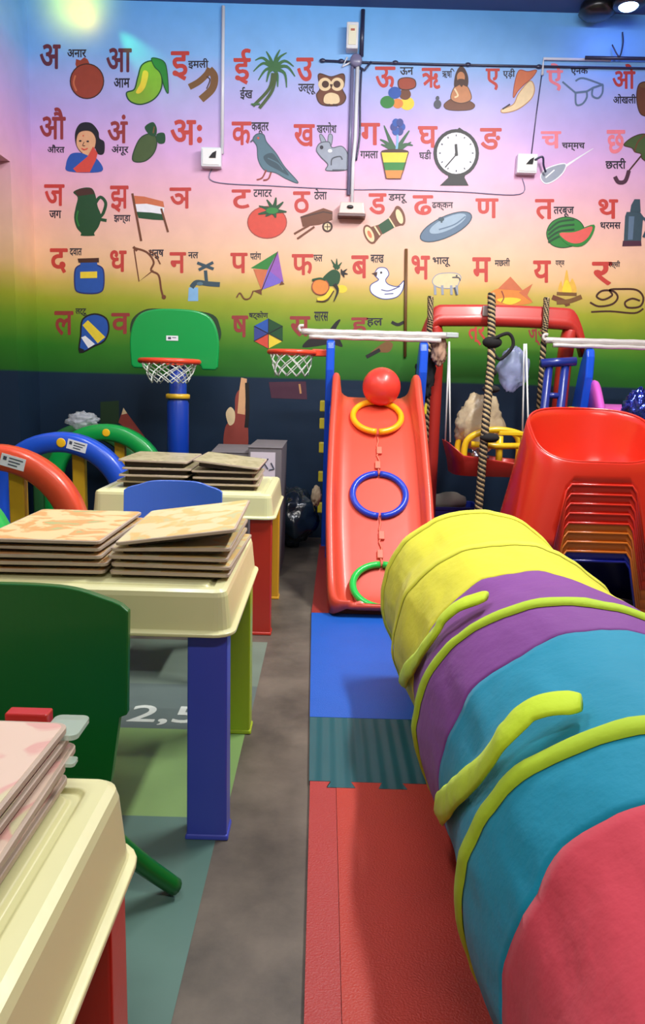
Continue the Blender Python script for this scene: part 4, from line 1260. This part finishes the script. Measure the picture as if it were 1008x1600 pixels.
def ring(cname, color, y, r, lean=None):
    a = lean if lean is not None else math.atan2(chute_point(y + 0.08) - chute_point(y - 0.08), 0.16)
    z = chute_point(y) + (0.020 if y > 0.3 else 0.045)
    c = (0, y, z)
    u, v = Vector((1, 0, 0)), Vector((0, cos(a), sin(a)))
    for k in range(2):
        pts = [Vector(c) + u * (r * cos(t)) + v * (r * sin(t)) for t in [(-0.5 + k) * pi + 0.05 + (pi - 0.10) * i / 18 for i in range(19)]]
        MB().tube(pts, 0.0155, 12).build('half_ring', plastic('ring_' + cname, color), rt, True)['label'] = 'half of the ' + cname + ' ring'
    return c, v * r


rings = [ring('yellow', (244, 176, 20), 0.905, 0.122, 0.62), ring('blue', (20, 62, 190), 0.545, 0.124), ring('green', (30, 196, 76), 0.150, 0.126)]
CORD = mat('cord_coral', (226, 110, 84), 0.5)
for (c1, v1), (c2, v2) in zip(rings, rings[1:]):
    ya, yb = c1[1] - v1.y, c2[1] + v2.y
    pts = [(0.006 * sin(9 * k), ya + (yb - ya) * k / 8, chute_point(ya + (yb - ya) * k / 8) + 0.012) for k in range(9)]
    MB().tube(pts, 0.004, 6).build('cord', CORD, rt, True)
    for k in (3, 6):
        p = pts[k]
        MB().box(-0.013, 0.013, -0.022, 0.022, -0.008, 0.008).build('connector', CORD, rt, bevel=0.003, loc=p).rotation_euler = (TH, 0, 0)

# silver bars laid over the ladder rails
FOIL = mat('silver_foil', (224, 218, 212), 0.3, 0.12, 20, 0.25, 40, 0.6, metal=0.35)


def silver_bar(label, x0, x1, y, z):
    t = thing('silver_bar', label, 'bar', ((x0 + x1) / 2, y, z), 0, 'foil wrapped bars on the slide rails')
    L = (x1 - x0) / 2
    MB().tube([(-L + 2 * L * i / 24, 0.001 * sin(i), 0.001 * sin(i * 1.7)) for i in range(25)], 0.0165, 10).build('upper_rod', FOIL, t, True)
    MB().tube([(-L + 0.04 + (2 * L - 0.08) * i / 24, -0.012 + 0.001 * sin(i * 2), -0.026 + 0.0012 * sin(i * 1.3)) for i in range(25)], 0.0115, 10).build('lower_rod', FOIL, t, True)
    MB().tube(smooth_path([(-L, 0, 0), (-L - 0.012, 0, 0.012), (-L - 0.008, 0, 0.028), (-L + 0.012, 0, 0.03)], 5), 0.008, 8).build('wire_end', FOIL, t, True)
    return t


silver_bar('silver foil wrapped bar across the top of the coral slide rails', -0.135, 0.625, 4.055, 1.2105)
silver_bar('silver foil wrapped bar across the top of the pink slide rails', 1.165, 2.1, 4.205, 1.2105)
tag(MB().grid([rrect(0.034, 0.022, 0.012, z, 4) for z in (0.0, 0.026)], True, True, True).build('bar_cap', plastic('cap_grey', (176, 186, 182)), None, bevel=0.004, loc=(0.640, 4.055, 1.200)), 'pale grey cap at the end of the silver bar by the swing rope', 'cap')

# ------------------------------------------------------------------ swing
sw = thing('swing_stand', 'red plastic swing frame with an arched top beam behind the silver bars', 'swing frame', (0.953, 4.30, 0))
SWR = mat('swing_red', (180, 46, 36), 0.42, 0.06, 4, coat=0.1)
rows = []
for i in range(41):
    u = -1 + 2 * i / 40
    z = 1.345 - 0.012 * u * u - 0.14 * max(0, abs(u) - 0.80) ** 2 / 0.04
    hh = 0.062
    x = 0.442 * u
    rows.append([(x, -0.045, z - hh), (x, -0.05, z - hh * 0.15), (x, -0.035, z - hh * 0.02), (x, -0.042, z + hh * 0.55), (x, -0.02, z + hh * 0.8), (x, 0.02, z + hh * 0.8), (x, 0.045, z + hh * 0.5), (x, 0.045, z - hh)])
MB().grid(rows, True, True, True).build('beam', SWR, sw, True)
for sx in (-1, 1):
    MB().tube(smooth_path([(sx * 0.37, 0, 1.27), (sx * 0.355, 0.0, 1.18), (sx * 0.350, 0.02, 0.9), (sx * 0.345, 0.06, 0.03)], 6), [0.05] * 19, 12, squash=0.8).build('post', SWR, sw, True)
    MB().box(sx * 0.345 - 0.04, sx * 0.345 + 0.04, -0.20, 0.07, 0, 0.05).build('foot', SWR, sw, bevel=0.01)
MB().box(-0.125, -0.055, -0.056, -0.04, 1.33, 1.385).build('bracket', mat('bracket_steel', (196, 186, 180), 0.35, metal=0.7), sw, bevel=0.006)['label'] = 'steel bracket'

ROPE_L = mat('rope_tan', (168, 144, 104), 0.85, 0.3, 60)
ROPE_D = mat('rope_black', (24, 22, 22), 0.9, 0.2, 60)


def braid(name, label, pts, r, turns, group=None, strands=4):
    t = thing(name, label, 'rope', pts[0], 0, group)
    p = [Vector(q) - Vector(pts[0]) for q in smooth_path(pts, 10)]
    for s_ in range(strands):
        out = []
        for i, q in enumerate(p):
            a = 2 * pi * (turns * i / (len(p) - 1) + s_ / strands)
            out.append((q.x + r * cos(a), q.y + r * sin(a), q.z))
        MB().tube(out, r * 0.78, 6).build('strand', ROPE_L if s_ % 2 else ROPE_D, t, True)
    return t


def dense(a, b, n=14):
    return [tuple(p + (q - p) * k / n for p, q in zip(a, b)) for k in range(n + 1)]


br = braid('climbing_rope', 'thick black and tan braided rope hanging from the middle of the red beam', dense((0.862, 4.20, 1.44), (0.858, 4.10, 1.16), 5) + dense((0.846, 4.03, 1.08), (0.805, 3.87, 0.80), 5) + dense((0.800, 3.855, 0.74), (0.79, 3.85, 0.28), 8), 0.0125, 24, 'braided ropes on the swing frame')
base = Vector((0.862, 4.20, 1.44))
for z, rr, fl in ((1.185, 0.052, 0.6), (1.03, 0.030, 0.7), (0.945, 0.046, 0.45), (0.705, 0.050, 0.5)):
    c = Vector((0.858 - (1.185 - z) * 0.07, 4.09 - (1.185 - z) * 0.50, z)) - base
    MB().ball(tuple(c), rr, 14, 8, (1, 0.7, fl)).build('knot', ROPE_D, br, True)['label'] = 'black knot'
lp = smooth_path([(0.84, 4.07, 1.19), (0.93, 4.06, 1.23), (0.96, 4.06, 1.17), (0.90, 4.06, 1.10), (0.86, 4.06, 1.13)], 8)
MB().tube([tuple(Vector(q) - base) for q in lp], 0.009, 8).build('loose_end', ROPE_D, br, True)
braid('swing_rope', 'braided rope loop over the beam end nearest the coral slide', dense((0.545, 4.24, 1.42), (0.548, 4.225, 1.30), 4) + dense((0.548, 4.235, 1.25), (0.555, 4.22, 0.62), 6), 0.010, 20, 'braided ropes on the swing frame')
braid('swing_rope', 'braided rope loop over the beam end nearest the pink slide', dense((1.165, 4.24, 1.43), (1.165, 4.225, 1.30), 4) + dense((1.165, 4.235, 1.25), (1.165, 4.22, 0.62), 6), 0.010, 20, 'braided ropes on the swing frame')
tag(crumple('rope_tassel', 'x', 'x', (0.585, 4.09, 1.05), (0.042, 0.03, 0.075), mat('tassel_beige', (176, 140, 116), 0.9, 0.3, 20), 21, 0.3), 'beige knotted bundle hanging under the silver bar end', 'knot')
tag(crumple('black_cloth', 'x', 'x', (0.525, 4.15, 0.86), (0.055, 0.04, 0.13), mat('black_cloth', (18, 24, 26), 0.9), 23, 0.3), 'black cloth hanging beside the coral slide rail', 'cloth')

seat = thing('baby_swing', 'red swing seat with a yellow guard frame hanging on white cords', 'swing seat', (0.85, 4.05, 0.50))
rows = []
for z, hx, hy in ((0.03, 0.10, 0.10), (0.0, 0.15, 0.12), (0.005, 0.18, 0.14), (0.07, 0.205, 0.15), (0.075, 0.220, 0.155), (0.068, 0.218, 0.153), (0.015, 0.175, 0.135), (0.035, 0.10, 0.09)):
    rows.append(rrect(hx, hy, min(hx, hy) * 0.5, z + 0.0, 6))
rows = [[(x, y, z + (0.10 * max(0, (-x - 0.10) / 0.12) if z > 0.05 else 0)) for x, y, z in r] for r in rows]
MB().grid(rows, True, True, True).build('seat', SWR, seat, True)
GY = plastic('guard_yellow', (228, 186, 30))
for sgn in (-1, 1):
    MB().tube(smooth_path([(-0.13, sgn * 0.10, 0.06), (-0.12, sgn * 0.10, 0.18), (-0.02, sgn * 0.11, 0.235), (0.10, sgn * 0.11, 0.235), (0.19, sgn * 0.10, 0.19), (0.20, sgn * 0.10, 0.06)], 6), 0.017, 10).build('guard_rail', GY, seat, True)
MB().tube([(-0.10, -0.12, 0.165), (0.02, -0.135, 0.16), (0.20, -0.12, 0.165)], 0.016, 10).build('guard_rail', GY, seat, True)
for x in (0.045, 0.185):
    MB().tube([(x, -0.115, 0.21), (x, -0.125, 0.05)], 0.018, 10).build('guard_post', GY, seat, True)
MB().grid([rrect(0.075, 0.02, 0.012, z, 4) for z in (0.215, 0.235)], True, True, True).build('guard_plate', GY, seat, bevel=0.004, loc=(0.11, -0.11, 0))
CORDW = mat('cord_white', (222, 224, 220), 0.6)
for pts in ([(-0.215, 0, 0.17), (-0.222, 0.0, 0.68)], [(-0.205, -0.10, 0.17), (-0.222, 0.0, 0.68)], [(0.205, -0.10, 0.10), (0.175, 0.0, 0.68)], [(0.215, 0.08, 0.10), (0.165, 0.0, 0.68)]):
    MB().tube(pts, 0.0048, 6).build('cord', CORDW, seat, True)
crumple('plastic_bag', 'cloudy clear plastic bag stuffed behind the yellow guard of the swing seat', 'plastic bag', (0.83, 4.14, 0.60), (0.135, 0.07, 0.155), mat('tan_film', (206, 186, 150), 0.25, 0.15, 8, 0.5, 30, 0.6, alpha=0.7), 12, 0.2, 4.0)
crumple('plastic_bag', 'pale lavender plastic bag hanging beside the thick braided rope', 'plastic bag', (0.985, 4.13, 0.93), (0.085, 0.05, 0.12), mat('lavender_film', (170, 176, 222), 0.3, 0.1, 8, 0.4, 30, 0.6, alpha=0.45), 15, 0.22, 4.0)
crumple('foil_bundle', 'small silver crumpled foil lying in the swing seat', 'foil', (0.80, 3.96, 0.525), (0.05, 0.03, 0.05), mat('foil_silver', (180, 180, 196), 0.2, metal=0.9), 17, 0.35, 7)
crumple('foil_bag', 'shiny blue and purple foil bag on the pink slide', 'foil bag', (1.55, 3.80, 0.72), (0.10, 0.07, 0.125), mat('foil_blue', (70, 84, 190), 0.12, 0.5, 14, 0.5, 20, metal=0.9), 19, 0.32, 6)
crate = thing('plastic_crate', 'blue plastic crate on the floor behind the swing', 'crate', (0.745, 4.54, 0))
MB().grid([rrect(0.16, 0.12, 0.02, 0.0, 4), rrect(0.17, 0.13, 0.02, 0.24, 4), rrect(0.178, 0.138, 0.02, 0.245, 4), rrect(0.178, 0.138, 0.02, 0.262, 4), rrect(0.165, 0.125, 0.02, 0.262, 4), rrect(0.155, 0.115, 0.02, 0.02, 4)], True, True, True).build('box_body', plastic('crate_blue', (28, 44, 140)), crate, bevel=0.003)
crumple('cloth_bundle', 'pale grey cloth heaped in the blue crate', 'cloth', (0.745, 4.54, 0.20), (0.12, 0.09, 0.065), mat('pale_cloth', (170, 164, 150), 0.9, 0.15, 10), 29, 0.15, 3, sharp=False)
lr = thing('swing_side_frame', 'short blue ladder frame between the red swing and the pink slide', 'ladder frame', (1.22, 4.10, 0))
for x in (-0.055, 0.03):
    MB().tube([(x, 0.0, 1.09), (x - 0.01, 0.02, 0.6), (x - 0.02, 0.06, 0.0)], 0.022, 10).build('post', plastic('frame_navy', (26, 44, 128)), lr, True)
MB().tube([(-0.10, -0.01, 1.085), (0.08, -0.01, 1.10)], 0.024, 10).build('top_bar', plastic('frame_navy', (26, 44, 128)), lr, True)
for z in (0.92, 0.74, 0.56):
    MB().tube([(-0.06, 0.01, z), (0.03, 0.01, z)], 0.016, 8).build('rung', plastic('frame_navy', (26, 44, 128)), lr, True)

# ------------------------------------------------------------------ stacked tub chairs


def tub_chair_meshes(color):
    m = plastic('tub_' + color[0], color[1], 0.22)
    N = 72

    def sup(a, b, n, t, cy):
        c, s_ = cos(t), sin(t)
        return (a * math.copysign(abs(c) ** (2 / n), c), cy + b * math.copysign(abs(s_) ** (2 / n), s_))

    def rim_z(y):
        u = min(1.0, max(0.0, (y - 0.034) / 0.378))
        return 0.352 + 0.20 * (1 - (1 - u) ** 1.6)
    T = [2 * pi * k / N for k in range(N)]
    rim = []
    for t in T:
        x, y = sup(0.262, 0.190, 3.6 if sin(t) < 0 else 1.95, t, 0.222)
        rim.append((x, y, rim_z(y)))
    base_ = []
    for t in T:
        x, y = sup(0.338, 0.228, 6.0, t, 0.228)
        base_.append((x, y, 0.0))
    outer = []
    for k in range(9):
        u = k / 8
        outer.append([(b[0] + (r[0] - b[0]) * u, b[1] + (r[1] - b[1]) * u, b[2] + (r[2] - 0.008 - b[2]) * u) for b, r in zip(base_, rim)])
    lipr = [[(r[0] * f, 0.222 + (r[1] - 0.222) * f, r[2] + dz) for r in rim] for f, dz in ((0.985, -0.001), (0.965, 0.0), (0.945, -0.005))]
    bowl = []
    for f, fz in ((0.93, 0.10), (0.90, 0.35), (0.86, 0.62), (0.80, 0.85), (0.70, 0.97), (0.45, 1.0), (0.15, 1.0)):
        bowl.append([(r[0] * f, 0.222 + (r[1] - 0.222) * f + 0.0, (r[2] - 0.005) + (0.268 - r[2] + 0.005) * fz) for r in rim])
    shell = MB().grid(outer + lipr + bowl, True, False, True)
    o = shell.build('shell', m, None, True)
    so = o.modifiers.new('thickness', 'SOLIDIFY')
    so.thickness = 0.006
    so.offset = -1
    cut = MB()
    outl = [(-0.185, -0.02), (-0.140, 0.235), (-0.120, 0.262), (0.120, 0.262), (0.140, 0.235), (0.185, -0.02)]
    k_ = len(outl)
    cut.add([(x, -0.1, z) for x, z in outl] + [(x, 0.12, z) for x, z in outl], [list(range(k_)), list(range(2 * k_ - 1, k_ - 1, -1))] + [(i, (i + 1) % k_, k_ + (i + 1) % k_, k_ + i) for i in range(k_)])
    co = cut.build('cutter', None, None)
    bo = o.modifiers.new('opening', 'BOOLEAN')
    bo.operation = 'DIFFERENCE'
    bo.object = co
    bo.solver = 'EXACT'
    bpy.context.view_layer.update()
    me = bpy.data.meshes.new_from_object(o.evaluated_get(bpy.context.evaluated_depsgraph_get()))
    me.name = 'shell'
    bpy.data.objects.remove(o)
    bpy.data.objects.remove(co)
    # rolled lip around the opening
    lip = MB()
    pts = [(x, 0.0 + 0.0, z) for x, z in outl[1:-1]]
    path = []
    for x, z in [(-0.182, 0.0)] + outl[1:-1] + [(0.182, 0.0)]:
        path.append((x, 0.036 * z / 0.352 - 0.004 + 0.002, z))
    lip.tube(path, 0.0055, 6)
    lip.tube(lipr[1], 0.0050, 6, closed=True)
    return me, lip, m


def tub_chair(label, proto, z, x=1.105, y=3.0):
    t = thing('tub_chair', label, 'chair', (x, y, z), 0, 'stacked plastic tub chairs')
    me, lipme, m = proto
    o = bpy.data.objects.new('shell', me)
    COL.objects.link(o)
    o.parent = t
    q = bpy.data.objects.new('rim_bead', lipme)
    COL.objects.link(q)
    q.parent = t
    return t


PROTO = {}
for nm_, c_ in (('red', (206, 46, 28)), ('orange', (196, 104, 32)), ('navy', (18, 28, 120))):
    me_, lip_, m_ = tub_chair_meshes((nm_, c_))
    tmp = lip_.build('rim_bead', m_, None, True)
    PROTO[nm_] = (me_, tmp.data, m_)
    bpy.data.objects.remove(tmp)
order = ['navy', 'orange', 'orange', 'orange', 'red', 'red', 'red', 'red', 'red']
tub_labels = ['navy blue tub chair at the bottom of the stack', 'lowest orange tub chair, resting on the navy one', 'middle orange tub chair in the stack', 'topmost orange tub chair, just under the red ones',
              'lowest red tub chair, resting on the orange ones', 'second red tub chair counting up from the orange ones', 'third red tub chair counting up from the orange ones', 'red tub chair directly under the topmost chair', 'topmost red tub chair with its empty bowl showing']
for i, (c_, lb_) in enumerate(zip(order, tub_labels)):
    tub_chair(lb_, PROTO[c_], 0.0125 + 0.0385 * i)

# ------------------------------------------------------------------ crawl tunnel
TX, TR = 0.483, 0.2755
tn = thing('crawl_tunnel', 'fabric crawl tunnel in yellow, purple, teal and red bands lying on the mats', 'crawl tunnel', (TX, 1.2, 0.012))


def fabric(name, color):
    m = mat(name, color, 0.72, 0.10, 5, 0.35, 22, 0.3, sheen=0.08)
    return m


HOOPS = [2.352, 1.925, 1.385, 0.885, 0.42]


def hoop_lean(a):
    return 0.055 * cos(a - radians(200))


def edge_fn(y, slope=0.0, wob=0.0, seed=0):
    def fn(a):
        return y + slope * cos(a - radians(200)) + wob * noise.noise(Vector((cos(a) * 2.3 + seed, sin(a) * 2.3, seed)))
    return fn


def yp(a):
    d = math.degrees(a) % 360
    k = max(0.0, min(1.0, (88 - d) / 45.0)) if d < 180 else (1.0 if d > 300 else 0.0)
    return 1.665 - 0.30 * k + 0.02 * noise.noise(Vector((cos(a) * 3, sin(a) * 3, 1.0)))


E0 = edge_fn(2.352, 0.03)
E1 = yp
E2 = edge_fn(1.228, 0.010, 0.02, 4)
E3 = edge_fn(0.748, 0.012, 0.03, 8)
E4 = edge_fn(0.20, 0.0)


def tunnel_r(y, a):
    """cloth is tight over the wire hoops and sags a little between them"""
    d = min(abs(y - (h + hoop_lean(a) * (0.6 if h < 2.2 else 0.4))) for h in HOOPS)
    sag = 0.020 * min(1.0, (d / 0.20)) ** 1.2
    r = TR + 0.006 - sag * (0.5 + 0.5 * max(-0.2, cos(a - radians(150))))
    r += 0.0055 * noise.noise(Vector((cos(a) * 3.2, sin(a) * 3.2, y * 5.0))) + 0.003 * noise.noise(Vector((cos(a) * 8, sin(a) * 8, y * 9.0 + 5)))
    return r


def tunnel_point(y, a, dr=0.0):
    r = tunnel_r(y, a) + dr
    return (r * cos(a), y - 1.2, max(0.001, TR + r * sin(a)))


def panel(name, ea, eb, color, label, n=34):
    A = [radians(-90 + 360 * k / 120) for k in range(120)]
    rows = []
    for i in range(n + 1):
        rows.append([tunnel_point(ea(a) + (eb(a) - ea(a)) * i / n, a) for a in A])
    o = MB().grid(rows, True).build(name, fabric(name + '_' + str(color[0]), color), tn, True, solid=0.0016)
    o['label'] = label
    return o


panel('fabric_panel', E1, E0, (212, 208, 52), 'yellow fabric band')
panel('fabric_panel', E2, E1, (124, 62, 142), 'purple fabric band')
panel('fabric_panel', E3, E2, (8, 140, 172), 'teal fabric band')
panel('fabric_panel', E4, E3, (208, 66, 84), 'rose red fabric band')
LIME = fabric('lime_binding', (176, 208, 44))


def hoop_band(y, w, dr, lean, fab=None, mname='hoop_casing'):
    A = [radians(-90 + 360 * k / 120) for k in range(120)]
    rows = []
    for j in range(9):
        t = pi * j / 8
        rows.append([tunnel_point(y + lean * cos(a - radians(200)) - w / 2 * cos(t), a, 0.002 + dr * sin(t)) for a in A])
    o = MB().grid(rows, True).build(mname, fab or LIME, tn, True)
    o['label'] = 'yellow wire hoop casing' if fab else 'lime green wire hoop casing'
    return o


YELB = fabric('yellow_binding', (214, 214, 66))
hoop_band(2.350, 0.035, 0.008, 0.03, YELB)
hoop_band(1.905, 0.034, 0.005, 0.075, YELB)
hoop_band(1.375, 0.036, 0.009, 0.090)
hoop_band(0.868, 0.036, 0.009, 0.085)


def strap(pts, w, label):
    """a limp cloth tie: pts are (y, angle in degrees, lift)"""
    P = smooth_path(pts, 10)
    base_ = [Vector(tunnel_point(y, radians(a), l)) for y, a, l in P]
    N = len(P)
    rows = []
    for i, c in enumerate(base_):
        d = (base_[min(i + 1, N - 1)] - base_[max(i - 1, 0)]).normalized()
        a = radians(P[i][1])
        nrm = Vector((cos(a), 0, sin(a)))
        s_ = d.cross(nrm).normalized()
        ww = w / 2 * (1 + 0.10 * noise.noise(Vector((i * 0.25, w, 0))))
        if i < 4:
            ww *= (0.40 + 0.15 * i)
        if i > N - 4:
            ww *= (0.70 + 0.1 * (N - 1 - i))
        th = 0.007
        ring_ = []
        for k in range(10):
            t = 2 * pi * k / 10
            ring_.append(tuple(c + s_ * (ww * cos(t)) + nrm * (th * sin(t))))
        rows.append(ring_)
    o = MB().grid(rows, True, True, True).build('tie_strap', fabric('tie_lime', (196, 226, 40)), tn, True)
    o['label'] = label
    return o


strap([(1.83, 194, 0.010), (1.70, 178, 0.012), (1.61, 163, 0.012), (1.545, 148, 0.016), (1.535, 140, 0.026), (1.515, 131, 0.030), (1.485, 121, 0.022)], 0.052, 'lime cloth tie on the purple band')
strap([(1.235, 194, 0.010), (1.13, 178, 0.012), (1.05, 163, 0.012), (0.985, 148, 0.018), (0.962, 138, 0.034), (0.965, 129, 0.040), (0.945, 118, 0.024)], 0.056, 'lime cloth tie on the teal band')
